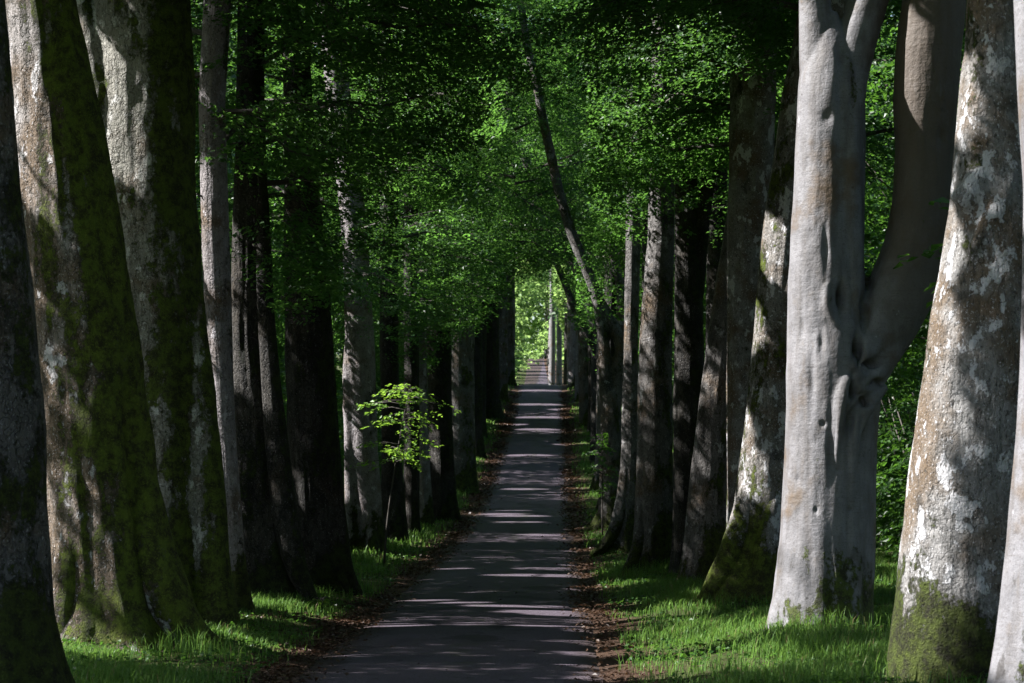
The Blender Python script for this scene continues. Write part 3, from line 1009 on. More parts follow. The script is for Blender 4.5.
# right row
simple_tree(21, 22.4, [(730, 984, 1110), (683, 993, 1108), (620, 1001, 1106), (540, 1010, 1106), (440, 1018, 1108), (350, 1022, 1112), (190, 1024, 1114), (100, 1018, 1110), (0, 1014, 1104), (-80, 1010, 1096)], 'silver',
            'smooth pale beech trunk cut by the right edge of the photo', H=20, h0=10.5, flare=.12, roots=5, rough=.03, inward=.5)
fused_tree(22, 25.4, [[(955, 760, 74), (962, 683, 74), (968, 620, 73), (973, 560, 72), (983, 440, 68), (993, 340, 63), (999, 280, 58), (1004, 215, 54), (1004, 175, 50), (1003, 100, 43), (1000, 0, 34), (999, -80, 30)],
                      [(1040, 330, 34), (1036, 260, 30, -.05), (1034, 200, 26, -.1), (1046, 130, 24, -.1), (1062, 40, 24, -.1), (1075, -80, 22)],
                      [(990, 238, 7, -.40), (1001, 214, 8, -.42), (1012, 178, 8, -.40), (1016, 150, 9, -.32), (1010, 110, 10, -.2)],
                      [(972, 250, 5, -.46), (984, 225, 6, -.44), (1000, 205, 6, -.42)],
                      [(958, 205, 12, -.3), (975, 190, 14, -.32), (985, 170, 10, -.3)]],
           'mottle', 'stout grey beech with white lichen and a dark moss patch, right foreground', (965, 695), 20, 10.3, .026,
           tops=[((999, -70, 29), .2, .6), ((1073, -70, 21), 1.6, -.3)], flare_tubes=[(-2.6, 1.0, .30), (-1.5, .9, .3), (3.3, 1.0, .3), (-.4, 1, .3), (1.5, 1, .3)], amp=.022, ridge=.02)
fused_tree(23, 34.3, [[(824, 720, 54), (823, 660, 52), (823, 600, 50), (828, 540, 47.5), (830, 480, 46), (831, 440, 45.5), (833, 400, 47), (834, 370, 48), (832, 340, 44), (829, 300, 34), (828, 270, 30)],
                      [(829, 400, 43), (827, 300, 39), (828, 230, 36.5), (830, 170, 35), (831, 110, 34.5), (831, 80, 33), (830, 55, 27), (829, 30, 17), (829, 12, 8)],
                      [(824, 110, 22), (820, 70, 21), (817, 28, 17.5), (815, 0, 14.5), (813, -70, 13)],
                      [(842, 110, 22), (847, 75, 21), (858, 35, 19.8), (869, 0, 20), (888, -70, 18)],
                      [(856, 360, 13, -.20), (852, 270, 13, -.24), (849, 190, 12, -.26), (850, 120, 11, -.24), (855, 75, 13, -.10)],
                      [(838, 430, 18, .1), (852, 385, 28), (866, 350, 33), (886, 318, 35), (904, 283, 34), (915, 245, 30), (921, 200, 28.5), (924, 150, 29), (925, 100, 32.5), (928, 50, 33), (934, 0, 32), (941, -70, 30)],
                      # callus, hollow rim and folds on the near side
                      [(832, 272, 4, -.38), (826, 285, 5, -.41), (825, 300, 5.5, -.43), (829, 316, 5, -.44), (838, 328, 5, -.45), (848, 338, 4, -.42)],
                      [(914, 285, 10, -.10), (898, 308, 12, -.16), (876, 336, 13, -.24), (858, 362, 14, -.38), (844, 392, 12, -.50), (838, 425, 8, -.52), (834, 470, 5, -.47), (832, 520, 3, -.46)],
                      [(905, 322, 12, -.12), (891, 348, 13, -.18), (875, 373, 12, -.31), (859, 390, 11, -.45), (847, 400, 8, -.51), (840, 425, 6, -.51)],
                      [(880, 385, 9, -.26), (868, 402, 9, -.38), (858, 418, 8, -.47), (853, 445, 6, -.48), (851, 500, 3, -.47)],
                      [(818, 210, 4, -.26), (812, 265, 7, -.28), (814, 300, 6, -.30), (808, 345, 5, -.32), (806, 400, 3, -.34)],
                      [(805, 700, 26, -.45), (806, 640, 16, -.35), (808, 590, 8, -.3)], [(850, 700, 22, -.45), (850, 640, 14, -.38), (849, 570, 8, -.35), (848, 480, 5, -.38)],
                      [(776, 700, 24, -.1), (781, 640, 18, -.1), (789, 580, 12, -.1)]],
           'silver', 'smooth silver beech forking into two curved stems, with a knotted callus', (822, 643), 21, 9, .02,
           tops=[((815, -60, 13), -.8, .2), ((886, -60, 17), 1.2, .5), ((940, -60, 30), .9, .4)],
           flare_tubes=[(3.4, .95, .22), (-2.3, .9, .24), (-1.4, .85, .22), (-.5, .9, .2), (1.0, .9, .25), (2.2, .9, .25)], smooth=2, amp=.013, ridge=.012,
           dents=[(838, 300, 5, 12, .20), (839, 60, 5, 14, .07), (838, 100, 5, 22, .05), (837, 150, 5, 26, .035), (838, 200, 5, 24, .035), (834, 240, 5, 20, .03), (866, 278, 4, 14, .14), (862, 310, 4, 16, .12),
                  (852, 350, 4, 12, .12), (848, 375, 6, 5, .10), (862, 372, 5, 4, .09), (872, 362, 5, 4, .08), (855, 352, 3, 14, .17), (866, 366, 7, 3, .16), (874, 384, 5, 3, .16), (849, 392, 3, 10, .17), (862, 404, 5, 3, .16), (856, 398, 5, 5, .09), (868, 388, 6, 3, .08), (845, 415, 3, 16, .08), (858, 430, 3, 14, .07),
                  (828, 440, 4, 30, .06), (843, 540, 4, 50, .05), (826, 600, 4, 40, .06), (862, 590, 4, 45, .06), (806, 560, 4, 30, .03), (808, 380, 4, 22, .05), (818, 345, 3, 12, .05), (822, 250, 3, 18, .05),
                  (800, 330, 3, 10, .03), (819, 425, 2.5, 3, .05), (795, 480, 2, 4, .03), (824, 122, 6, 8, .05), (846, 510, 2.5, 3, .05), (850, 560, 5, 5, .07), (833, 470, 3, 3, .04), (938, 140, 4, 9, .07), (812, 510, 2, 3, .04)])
simple_tree(24, 42.3, [(620, 706, 800), (600, 712, 800), (540, 730, 800), (440, 743, 806), (340, 753, 812), (200, 767, 822), (95, 782, 832), (60, 790, 840), (0, 800, 850), (-60, 808, 856)], 'mottle_moss',
            'leaning beech with white lichen plates and thick green moss round its foot', H=20, h0=8.2, flare=.42, rootl=[[(775, 400, 6, 0), (758, 470, 12, -.12), (744, 520, 15, -.22), (731, 562, 16, -.28), (714, 594, 13, -.33), (692, 614, 5, -.35)], [(784, 420, 6, -.05), (774, 490, 11, -.3), (766, 545, 13, -.46), (760, 592, 13, -.55), (750, 624, 7, -.65)]], roots=6, rough=.05, inward=.7)
simple_tree(25, 47.7, [(600, 724, 772), (540, 726, 772), (340, 727, 768), (200, 727, 772), (0, 733, 778), (-80, 736, 780)], 'mottle',
            'upright dark trunk with flaking pale patches behind the leaning lichened beech', H=22, h0=7.0, flare=.5, roots=5, nb=20, rough=.07)
simple_tree(26, 49.5, [(600, 676, 728), (575, 681, 726), (465, 692, 727), (340, 707, 737), (250, 722, 750), (150, 738, 764), (0, 756, 778)], 'grey',
            'grey trunk leaning to the right behind the upright dark one', H=18, h0=7.0, flare=.5, roots=5, rough=.07)
simple_tree(27, 53.3, [(590, 670, 710), (570, 672, 707), (450, 673, 705), (340, 674, 704), (200, 674, 698), (100, 676, 696), (0, 678, 697), (-60, 679, 696)], 'dark',
            'dark trunk with a mossy ridge and a thin side stem, right row', H=21, h0=7.4, nb=22, flare=.6, roots=5, flute=.10, rough=.07,
            limbs=[[(690, 330, 8), (696, 295, 8), (699, 264, 8), (701, 225, 8), (704, 200, 8), (710, 170, 7), (718, 145, 7), (728, 100, 6), (740, 40, 5)]])
simple_tree(28, 54.7, [(585, 634, 677), (570, 636, 676), (450, 638, 672), (340, 639, 672), (240, 648, 674), (150, 650, 674), (50, 652, 676), (0, 653, 676), (-60, 654, 676)], 'grey',
            'tall grey brown trunk with flared dark foot at the right verge', H=22, h0=7.6, nb=22, flare=.7, roots=5, rough=.07,
            rootl=[[(655, 400, 4, 0), (650, 460, 6, -.06), (646, 505, 7, -.12), (640, 550, 9, -.15), (628, 576, 7, -.15), (612, 590, 3, -.15)]])
simple_tree(29, 65.3, [(560, 614, 639), (530, 618, 638), (450, 622, 639), (340, 624, 638), (250, 626, 640), (100, 627, 640), (0, 628, 640)], 'grey',
            'slender grey trunk with a dark root reaching toward the lane, right row', H=20, h0=6.8, nb=22, flare=.9, roots=4, rough=.07,
            rootl=[[(630, 400, 3, 0), (627, 450, 5, -.05), (624, 492, 7, -.1), (618, 525, 8, -.12), (606, 546, 6, -.12), (590, 556, 3, -.12)]])
fused_tree(30, 82.5, [[(610, 560, 17), (610, 528, 14.5), (611, 500, 12), (611, 440, 11), (611, 405, 10), (611, 390, 8)],
                      [(606, 405, 7), (605, 370, 6.2), (604, 340, 5.8), (600, 312, 5.8), (593, 284, 5.8), (582, 258, 5.6), (571, 232, 5.4), (559, 192, 5.2), (552, 160, 5), (543, 120, 4.8), (536, 80, 4.4), (527, 45, 4.2), (521, 5, 4), (512, -40, 3.8)],
                      [(615, 405, 7), (618, 375, 6.3), (621, 348, 6), (616, 330, 5.8), (604, 309, 5.5), (595, 292, 5)],
                      [(615, 400, 5, .6), (621, 340, 5, .8), (621, 290, 4.5, .8), (614, 255, 4.5, .7), (607, 225, 5, .5), (603, 170, 5, .5), (600, 100, 5, .5)]],
           'grey', 'slim grey beech whose fused stems lean left across the lane', (610, 530), 20, 9.5, .045,
           tops=[((514, -30, 3.8), -1.2, 1.0), ((600, 105, 5, .5), .2, .5)], nb=16, flare_tubes=[(-2.4, .8, .18), (-1.2, .8, .2), (3.3, .9, .2), (0, .8, .2)], smooth=4, amp=.012)
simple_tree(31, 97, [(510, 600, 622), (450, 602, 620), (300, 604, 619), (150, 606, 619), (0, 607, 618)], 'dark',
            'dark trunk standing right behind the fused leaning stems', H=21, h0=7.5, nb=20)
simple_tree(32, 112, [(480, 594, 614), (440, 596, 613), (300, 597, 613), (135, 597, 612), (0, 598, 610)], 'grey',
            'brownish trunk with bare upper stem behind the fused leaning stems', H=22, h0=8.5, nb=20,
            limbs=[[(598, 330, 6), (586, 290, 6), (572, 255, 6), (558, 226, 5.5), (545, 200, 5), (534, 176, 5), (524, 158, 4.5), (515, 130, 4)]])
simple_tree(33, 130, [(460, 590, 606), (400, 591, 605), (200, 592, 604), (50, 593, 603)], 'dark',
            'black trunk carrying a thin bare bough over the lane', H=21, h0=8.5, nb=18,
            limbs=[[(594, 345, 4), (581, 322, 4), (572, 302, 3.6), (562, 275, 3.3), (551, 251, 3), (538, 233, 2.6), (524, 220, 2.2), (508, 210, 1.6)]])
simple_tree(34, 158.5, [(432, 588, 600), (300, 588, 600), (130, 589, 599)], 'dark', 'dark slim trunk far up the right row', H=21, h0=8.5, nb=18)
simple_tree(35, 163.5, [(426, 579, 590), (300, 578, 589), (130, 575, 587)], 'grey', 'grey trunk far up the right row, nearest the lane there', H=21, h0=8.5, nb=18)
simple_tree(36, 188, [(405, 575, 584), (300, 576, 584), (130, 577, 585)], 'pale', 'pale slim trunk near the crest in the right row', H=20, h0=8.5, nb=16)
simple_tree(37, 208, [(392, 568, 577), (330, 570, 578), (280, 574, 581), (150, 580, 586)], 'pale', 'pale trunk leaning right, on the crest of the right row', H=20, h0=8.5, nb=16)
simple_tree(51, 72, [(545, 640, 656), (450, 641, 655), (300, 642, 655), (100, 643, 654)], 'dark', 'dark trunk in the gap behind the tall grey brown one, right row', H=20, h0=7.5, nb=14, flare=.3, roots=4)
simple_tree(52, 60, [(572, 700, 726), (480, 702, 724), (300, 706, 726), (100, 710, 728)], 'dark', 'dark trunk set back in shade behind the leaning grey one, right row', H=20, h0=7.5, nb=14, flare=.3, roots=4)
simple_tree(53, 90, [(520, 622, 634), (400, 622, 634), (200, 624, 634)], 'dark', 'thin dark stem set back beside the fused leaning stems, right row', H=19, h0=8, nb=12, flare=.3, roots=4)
simple_tree(54, 80, [(535, 404, 420), (400, 404, 419), (200, 403, 418)], 'dark', 'dark stem between the mossy trunk and the thin grey stem, left row', H=19, h0=6, nb=14, flare=.3, roots=4)
# beyond the crest
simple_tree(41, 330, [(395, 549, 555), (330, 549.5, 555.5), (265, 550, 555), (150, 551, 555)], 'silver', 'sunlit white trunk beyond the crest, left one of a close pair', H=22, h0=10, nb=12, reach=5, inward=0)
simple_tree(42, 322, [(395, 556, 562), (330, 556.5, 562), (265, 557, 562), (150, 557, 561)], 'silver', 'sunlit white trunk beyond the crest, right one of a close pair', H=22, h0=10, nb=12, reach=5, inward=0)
FARG = 'avenue beeches beyond the crest'
FARL = 'slim far beech of the avenue beyond the crest of the lane'
FT = [(250, 567, 574), (285, 563, 569), (400, 549, 554), (460, 548, 553), (530, 546, 550), (600, 545, 549)]
for Yf in (262, 290, 318, 345, 370, 396, 424, 455, 488, 524, 562, 602):
    xc = 556 + (float(xroad(Yf)) - 3.3 - 1.12 + .35 * math.sin(Yf)) * FPX / Yf
    FT.append((Yf, xc - 1050 / Yf, xc + 1050 / Yf))
for k, (Yf, xl, xr) in enumerate(FT):
    simple_tree(60 + k, Yf, [(400, xl, xr), (350, xl + 1.2 * math.sin(k * 2.1), xr + 1.2 * math.sin(k * 2.1)), (300, xl + 2 * math.sin(k * 1.3), xr + 2 * math.sin(k * 1.3)), (200, xl + .5, xr - .5)], ('grey', 'dark', 'pale')[k % 3], FARL, H=18, h0=6.5, nb=20, reach=4.2, group=FARG, leaf=.4, lmat=LEAF_FAR_GLOW)

OFF = 'added shade beeches beside the camera, outside the picture'
for k, (x, y) in enumerate([(4.7, 14), (4.6, 6), (4.7, -2), (4.6, -11)]):  # unseen beeches added to darken the near end of the lane
    zg = float(ground(x, y))
    base = np.array([x, y, zg])
    root = tree_root(base, 'beech added beside the camera to shade the near end, outside the picture', OFF)
    zz = np.array([zg, zg + 4, zg + 8])
    V, F, spn = trunk_rings(90 + k, zz, np.array([x, x, x]), np.array([.6, .5, .45]), y, zg, zg + 20, .3, 24)
    link('trunk', new_mesh('trunk', V - base, F, [B['grey']]), root)
    crown(140 + k, root, base, spn, 10.5, 20, .24, 16, 4.6, .6, 1.0, k_low=60, hview=0)

#--UNDERGROWTH--
def bush(seed, base, rx, ry, h, leaf, nspray, k, mat, label, group, name='shrub', cat='shrub', low=.1, parent_trunk=True):
    rng = RG(seed)
    base = np.array(base, float)
    root = tree_root(base, label, group, name, cat)
    d = unit(rng.normal(0, 1, (nspray, 3)))
    d[:, 2] = np.where(rng.random(nspray) < .45, -np.abs(d[:, 2]) * .75, d[:, 2])
    d = unit(d)
    rad = rng.uniform(.45, 1.0, nspray) ** .6
    lump = 1 + .28 * fbm(d * 2.2 + seed, seed, 2)
    P = base + d * (rad * lump)[:, None] * np.array([rx, ry, h * .55]) + np.array([0, 0, h * .42])
    A = d * np.array([1, 1, .2]) + rng.normal(0, .3, (nspray, 3))
    A[:, 2] -= .35
    A = unit(A)
    g = ground(P[:, 0], P[:, 1])
    ok = P[:, 2] > g + .1
    P, A = P[ok], A[ok]
    C, D, N, L, tn = sprays_to_leaves(rng, P, A, rng.uniform(.35, .7, len(P)) * max(1, leaf / .13), k, leaf, jit=.5, tone0=rng.uniform(.1, .9, len(P)))
    mb = MB()
    for q in range(6):
        az = rng.uniform(0, 6.28)
        t = np.linspace(0, 1, 6)
        pts = base + np.stack([math.cos(az) * rx * .6 * t, math.sin(az) * ry * .6 * t, h * .8 * t - .1], -1) + rng.normal(0, .05, (6, 3))
        mb.add(*tube(pts, np.linspace(.05, .012, 6), 6))
    wv, wf = mb.get()
    link('stem', new_mesh('stem', wv - base, wf, [TWIG]), root)
    leaf_object('foliage', root, base, C, D, N, L, tn, mat, None, do_clear=False)
    return root


def wood_tree(seed, x, y, H, rad, leaf, nspray, k, label, group, hb=.25, mat=None):
    rng = RG(seed)
    zg = float(ground(x, y))
    base = np.array([x, y, zg])
    root = tree_root(base, label, group, 'woodland_tree')
    t = np.linspace(0, 1, 14)
    pts = base + np.stack([.4 * np.sin(t * 3 + seed) * t, .4 * np.cos(t * 2 + seed) * t, -.4 + (H * .92 + .4) * t], -1)
    v, q, t3 = tube(pts, (.28 + .1 * rng.random()) * (1 - .8 * t) * (1 + .5 * np.exp(-t * 14)), 12, wob=.05, seed=seed)
    link('trunk', new_mesh('trunk', v - base, [q, t3], [B['grey']]), root)
    nl = 26
    cl = np.stack([rng.normal(0, .5, nl) * rad, rng.normal(0, .5, nl) * rad, H * rng.uniform(hb, .95, nl)], -1)
    w_ = rng.integers(0, nl, nspray)
    d = unit(rng.normal(0, 1, (nspray, 3)))
    P = base + cl[w_] + d * np.array([1.7, 1.7, 1.1]) * (rng.uniform(.3, 1, nspray) ** .5)[:, None] * (rad / 3.5)
    A = unit(d * np.array([1, 1, .2]) + np.array([0, 0, -.3]) + rng.normal(0, .2, (nspray, 3)))
    C, D, N, L, tn = sprays_to_leaves(rng, P, A, rng.uniform(.5, 1.0, nspray) * max(1, leaf / .2), k, leaf, jit=.5, tone0=rng.uniform(.1, .9, nspray))
    mb = MB()
    for c in cl:
        s0 = base + np.array([0, 0, max(.15 * H, c[2] - 1.2)])
        pp = np.array([s0, (s0 + base + c) / 2 + np.array([0, 0, .25]), base + c])
        mb.add(*tube(pp, np.array([.07, .05, .02]), 5))
    wv, wf = mb.get()
    leaf_object('crown', root, base, C, D, N, L, tn, mat or LEAF_DK, (wv, wf), do_clear=False)
    return root


rr = RG(77)
n = 0
for k, y in enumerate([52, 57, 62, 67, 72, 78, 85, 93, 102, 112, 124, 137, 151, 167, 184, 203, 224, 247, 272, 300]):
    x = 9.2 + rr.uniform(-.4, .9)
    bush(200 + k, (x, y, float(ground(x, y))), 2.1, 2.6 + y * .035, rr.uniform(3.8, 5.4), max(.13, y * .0017), 430, 28, LEAF_DK, 'dark leafy shrub of the hedge beyond the right row of beeches', 'hedge shrubs beyond the right row')
for k, y in enumerate([44, 50, 56, 62, 68, 75, 83, 92, 102, 113, 125, 138, 152, 168, 185, 204, 225]):
    x = -7.9 - rr.uniform(-.3, .9)
    bush(230 + k, (x, y, float(ground(x, y))), 2.1, 2.6 + y * .035, rr.uniform(3.6, 5.0), max(.14, y * .0018), 430, 28, LEAF_DK, 'dark leafy shrub in deep shade beyond the left row of beeches', 'shrubs beyond the left row')
for k, (x, y) in enumerate([(12, 20), (12.5, 30), (13, 40), (13, 49), (13, 58), (13.5, 66), (14, 75), (13, 86), (14.5, 98), (14, 112), (13, 128), (14, 146), (13, 166), (14, 188), (13, 212), (14, 240), (13, 272), (14, 310)]):
    wood_tree(260 + k, x + rr.uniform(-.8, .8), y, rr.uniform(15, 19) + y * .02, 4.2 + y * .01, max(.2, y * .0026), 800, 22, 'bushy green tree in a wood row added beyond the right beeches to block sky light', 'woodland trees beyond the right row')
for k, (x, y) in enumerate([(-13, 46), (-13, 55), (-14, 64), (-13.5, 74), (-14, 86), (-13, 99), (-14, 113), (-13, 129), (-14, 147), (-13, 167), (-14, 189), (-13, 213)]):
    wood_tree(290 + k, x + rr.uniform(-.8, .8), y, rr.uniform(15, 18) + y * .02, 4.3 + y * .01, max(.26, y * .0028), 1000, 22, 'unseen high-crowned tree added beyond the left row of beeches to block sun', 'woodland trees beyond the left row')

for k, (x, y) in enumerate([(11, 8), (11, -4), (11, -17), (-7, -34), (0, -38), (7, -34), (11.5, 18)]):  # unseen trees added to close off sky light behind and right of the camera
    wood_tree(320 + k, x, y, 15.0, 4.6, .3, 900, 20, 'bushy tree added to block light from behind the camera, outside the picture', 'added light-blocking trees behind the camera', hb=.1)
for k, (x, y) in enumerate([(-12, 22), (-12.5, 29), (-12.5, 37)]):  # out-of-view trees added; high crowns stop sun, let low sky light in
    wood_tree(330 + k, x, y, 13.0, 3.8, .22, 1000, 22, 'unseen high-crowned tree added beyond the left row of beeches to block sun', 'woodland trees beyond the left row', hb=.62)
for k, y in enumerate([38, 47, 57, 68, 80, 93, 108, 124, 142, 162, 184, 208]):  # back row added to cut sky light from the right
    wood_tree(420 + k, 19 + rr.uniform(-1, 1), y, rr.uniform(18, 22), 5.2 + y * .008, max(.36, y * .003), 600, 22, 'bushy green tree in a wood row added beyond the right beeches to block sky light', 'woodland trees beyond the right row', hb=.12)
y = 40.0
k = 0
while y < 225:  # back row added to keep sun off the lane
    wood_tree(340 + k, -19 + rr.uniform(-1, 1), y, rr.uniform(19, 23) + y * .01, 5.2 + y * .008, max(.36, y * .003), 700, 22, 'unseen high-crowned tree added beyond the left row of beeches to block sun', 'woodland trees beyond the left row', hb=.15)
    y += 8 + y * .04
    k += 1

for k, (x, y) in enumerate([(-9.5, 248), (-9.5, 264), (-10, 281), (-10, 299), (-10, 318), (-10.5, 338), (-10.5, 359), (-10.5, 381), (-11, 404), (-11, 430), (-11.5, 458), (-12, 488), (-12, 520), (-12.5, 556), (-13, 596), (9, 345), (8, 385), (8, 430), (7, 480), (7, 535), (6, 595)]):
    wood_tree(380 + k, x, y, 14, 5.5, .5, 620, 30, 'green tree of the far wood flanking the lane beyond the crest, sun glow painted into its leaves', 'far trees beyond the crest', hb=.12, mat=LEAF_FAR_GLOW)


# the far wood that closes the view beyond the hill
rng = RG(5)
S = 6500
yy = rng.uniform(640, 700, S)
xx = rng.uniform(-24, 34, S)
P = np.stack([xx, yy, ground(xx, yy) + rng.uniform(0, 1, S) ** .8 * (24 + 6 * vnoise(np.stack([xx * .08, yy * .02, 0 * xx], -1), 4))], -1)
A = unit(rng.normal(0, 1, (S, 3)) * np.array([1, 1, .3]) + np.array([0, -.4, -.3]))
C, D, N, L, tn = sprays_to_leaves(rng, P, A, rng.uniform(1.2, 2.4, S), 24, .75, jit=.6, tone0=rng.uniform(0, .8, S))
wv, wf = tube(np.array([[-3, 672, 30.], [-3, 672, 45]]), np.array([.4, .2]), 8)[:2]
o = leaf_object('far_woodland', None, np.zeros(3), C, D, N, L, tn, LEAF_FAR_GLOW, None, do_clear=False)
tag(o, 'sunlit green wood closing the view at the end of the lane, its glow painted into the leaf colour', 'woodland', kind='stuff')

# bright low spray, small plants
def sapling(seed, base, h, spread, leaf, ns, k, mat, label, cat, name, lean=(0, 0), tlo=.35):
    rng = RG(seed)
    base = np.array(base, float)
    root = tree_root(base, label, None, name, cat)
    mb = MB()
    t = np.linspace(0, 1, 8)
    pts = base + np.stack([lean[0] * t ** 1.5, lean[1] * t ** 1.5, h * t - .05], -1)
    mb.add(*tube(pts, np.linspace(.03, .008, 8), 6))
    P, A = [], []
    for q in range(ns):
        tt = rng.uniform(tlo, 1)
        az = rng.uniform(0, 6.28)
        s0 = np.array([np.interp(tt, t, pts[:, c]) for c in range(3)])
        tt = np.clip(round(tt * 8) / 8 + rng.normal(0, .022), .3, 1)
        d = np.array([math.cos(az), math.sin(az), rng.uniform(-.12, .08)])
        p = s0 + d * spread * rng.uniform(.3, 1)
        mb.add(*tube(np.array([s0, (s0 + p) / 2 + np.array([0, 0, .05]), p]), np.array([.01, .007, .004]), 4))
        P.append(p)
        A.append(d * np.array([1, 1, 0]) + np.array([0, 0, rng.uniform(-.5, .05)]))
    wv, wf = mb.get()
    link('stem', new_mesh('stem', wv - base, wf, [TWIG]), root)
    P, A = np.array(P), unit(np.array(A))
    C, D, N, L, tn = sprays_to_leaves(rng, P, A, np.full(len(P), spread * .40), k, leaf, jit=.3)
    V = leaf_verts(C, D, N, L, L * .62).reshape(-1, 3) - base
    link('foliage', new_mesh('foliage', V, np.arange(len(V)).reshape(-1, 4), [mat], smooth=False, tone=tn), root)
    return root


p0 = at(384, 535, 60)
sapling(401, (p0[0], 60, float(ground(p0[0], 60))), 3.8, .82, .095, 44, 22, FERN, 'young beech with bright sunlit yellow green sprays before dark left trunks', 'sapling', 'beech_sapling', lean=(.55, -.2), tlo=.55)
p0 = at(612, 470, 80)
p1 = at(606, 530, 79)
sapling(402, (p1[0] - .1, 79, float(ground(p1[0], 79))), 2.9, .42, .09, 40, 24, LEAF_DK, 'small dark shrub growing against the mossy foot of a right row beech', 'shrub', 'young_shrub')
p1 = at(322, 606, 46)
Yf = 43.0
xf = at(322, 606, Yf)[0]
sapling(403, (xf, Yf, float(ground(xf, Yf))), .22, .22, .05, 30, 14, FERN, 'low bright green plant at the left verge beside a black trunk', 'plant', 'verge_plant')

#--GRASS--
TB = [(o.location.x, o.location.y) for o in sc.objects if o.name.startswith('beech_tree')]


def blades(seed, n, yr, xr, h, wd, dens):
    rng = RG(seed)
    y = yr[0] + (yr[1] - yr[0]) * rng.random(n) ** 1.15
    x = rng.uniform(xr[0], xr[1], n) * np.where(rng.random(n) < .5, -1, 1)
    den = fbm(np.stack([x * .75, y * .4, 0 * x], -1), 31, 3)
    edge = np.interp(np.abs(x), [1.75, 2.3, 3.0], [0, .35, 1])
    keep = rng.random(n) < np.clip((den + .75) * dens, 0.12, 1) * edge
    x, y = x[keep], y[keep]
    c = np.stack([x, y, ground(x, y) - .01], -1)
    n = len(c)
    az = rng.uniform(0, 6.28, n)
    hh = h * rng.uniform(.35, 1.35, n) * (.9 + .75 * fbm(np.stack([x, y * .6, 0 * x], -1), 41, 2))
    d = np.stack([np.cos(az), np.sin(az), 0 * az], -1)
    s = np.stack([-np.sin(az), np.cos(az), 0 * az], -1)
    ln = rng.uniform(.15, .75, n)[:, None]
    wv = (wd * rng.uniform(.7, 1.3, n))[:, None]
    H3 = hh[:, None]
    up = np.array([0, 0, 1.0])
    v = np.empty((n, 5, 3))
    v[:, 0] = c - s * wv * .5
    v[:, 1] = c + s * wv * .5
    m_ = c + up * H3 * .6 + d * H3 * ln * .25
    v[:, 2] = m_ + s * wv * .35
    v[:, 3] = m_ - s * wv * .35
    v[:, 4] = c + up * H3 * (1 - .3 * ln) + d * H3 * ln
    b = np.arange(n)[:, None] * 5
    return v.reshape(-1, 3), b + np.array([0, 1, 2, 3]), b + np.array([3, 2, 4]), np.clip(rng.normal(.45, .25, n), 0, 1)


bl = [blades(1, 420000, (23, 60), (1.75, 9), .17, .011, 1.15), blades(2, 120000, (55, 130), (1.75, 8), .16, .026, 1.0), blades(3, 50000, (125, 230), (1.8, 7), .2, .06, 1.0)]
V, Q4, T3, tq, n0 = [], [], [], [], 0
for v, q, t3, tn in bl:
    V.append(v)
    Q4.append(q + n0)
    T3.append(t3 + n0)
    tq.append(tn)
    n0 += len(v)
tq = np.concatenate(tq)
o = link('grass', new_mesh('grass', np.concatenate(V), [np.concatenate(Q4), np.concatenate(T3)], [GRASS], smooth=False, tone=np.concatenate([tq, tq])))
tag(o, 'soft green grass on both verges between the tree roots', 'grass', kind='stuff')

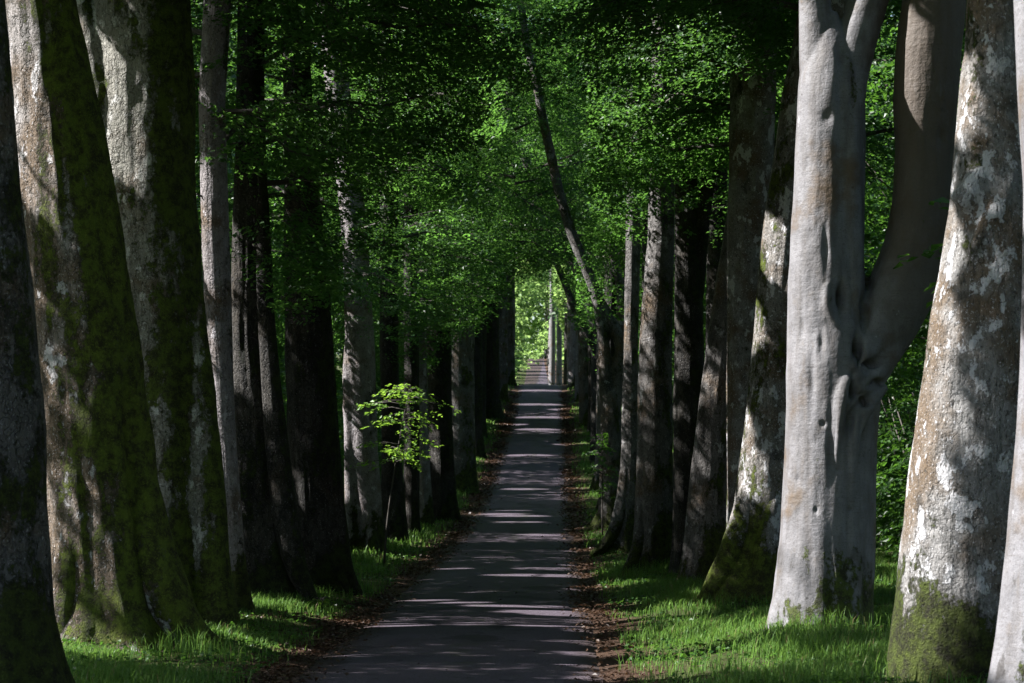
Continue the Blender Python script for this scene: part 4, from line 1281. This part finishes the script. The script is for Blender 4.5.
# low broad leaved weeds among the grass
rng = RG(19)
n = 70000
y = 23 + 60 * rng.random(n) ** 1.4
x = np.where(rng.random(n) < .5, -1, 1) * rng.uniform(1.9, 8, n)
kp = fbm(np.stack([x * .9, y * .5, 0 * x], -1), 71, 3) > -.05
x, y = x[kp], y[kp]
n = len(x)
C = np.stack([x, y, ground(x, y) + rng.uniform(.01, .10, n)], -1)
az = rng.uniform(0, 6.28, n)
D = unit(np.stack([np.cos(az), np.sin(az), rng.normal(0, .3, n)], -1))
N = unit(np.array([0, 0, 1.0]) + rng.normal(0, .4, (n, 3)))
L = rng.uniform(.03, .075, n)
V = leaf_verts(C, D, N, L, L * .75).reshape(-1, 3)
o = link('weeds', new_mesh('weeds', V, np.arange(len(V)).reshape(-1, 4), [LEAF_DK], smooth=False, tone=rng.random(n)))
tag(o, 'low broad leaved weeds growing through the verge grass', 'weeds', kind='stuff')

rng = RG(9)
n = 62000
y = 20 + 180 * rng.random(n) ** 1.7
sd = np.where(rng.random(n) < .5, -1, 1)
x = sd * np.where(rng.random(n) < .85, np.abs(rng.normal(1.74, .20, n)), rng.uniform(1.2, 7, n))
ft = rng.integers(0, len(MOUNDS), n)
atf = rng.random(n) < .10
az = rng.uniform(0, 6.28, n)
rr_ = np.array([m_[2] for m_ in MOUNDS])[ft] * rng.uniform(.4, 1.25, n)
x = np.where(atf, np.array([m_[0] for m_ in MOUNDS])[ft] + rr_ * np.cos(az), x)
y = np.where(atf, np.array([m_[1] for m_ in MOUNDS])[ft] + rr_ * np.sin(az), y)
stray = rng.random(n) < .003
x[stray] = rng.uniform(-1.5, 1.5, stray.sum())
kl = rng.random(n) < np.clip(.62 + .75 * fbm(np.stack([x * .6, y * .22, 0 * x], -1), 91, 3), .08, 1)
x, y = x[kl], y[kl]
n = len(x)
onr = np.abs(x) < 1.62
z = np.where(onr, zroad(y) + .045, ground(x, y) + .015)
C = np.stack([x, y, z + rng.uniform(0, .03, n)], -1)
az = rng.uniform(0, 6.28, n)
D = unit(np.stack([np.cos(az), np.sin(az), rng.normal(0, .25, n)], -1))
N = unit(np.array([0, 0, 1.0]) + rng.normal(0, .35, (n, 3)))
L = rng.uniform(.04, .085, n) * np.clip(y / 60, 1, 2.2)
V = leaf_verts(C, D, N, L, L * .6).reshape(-1, 3)
o = link('leaf_litter', new_mesh('leaf_litter', V, np.arange(len(V)).reshape(-1, 4), [LITTER], smooth=False, tone=rng.random(n)))
tag(o, 'brown dead leaves strewn along both edges of the lane', 'leaf litter', kind='stuff')
print('LEAVES', NLEAF[0])
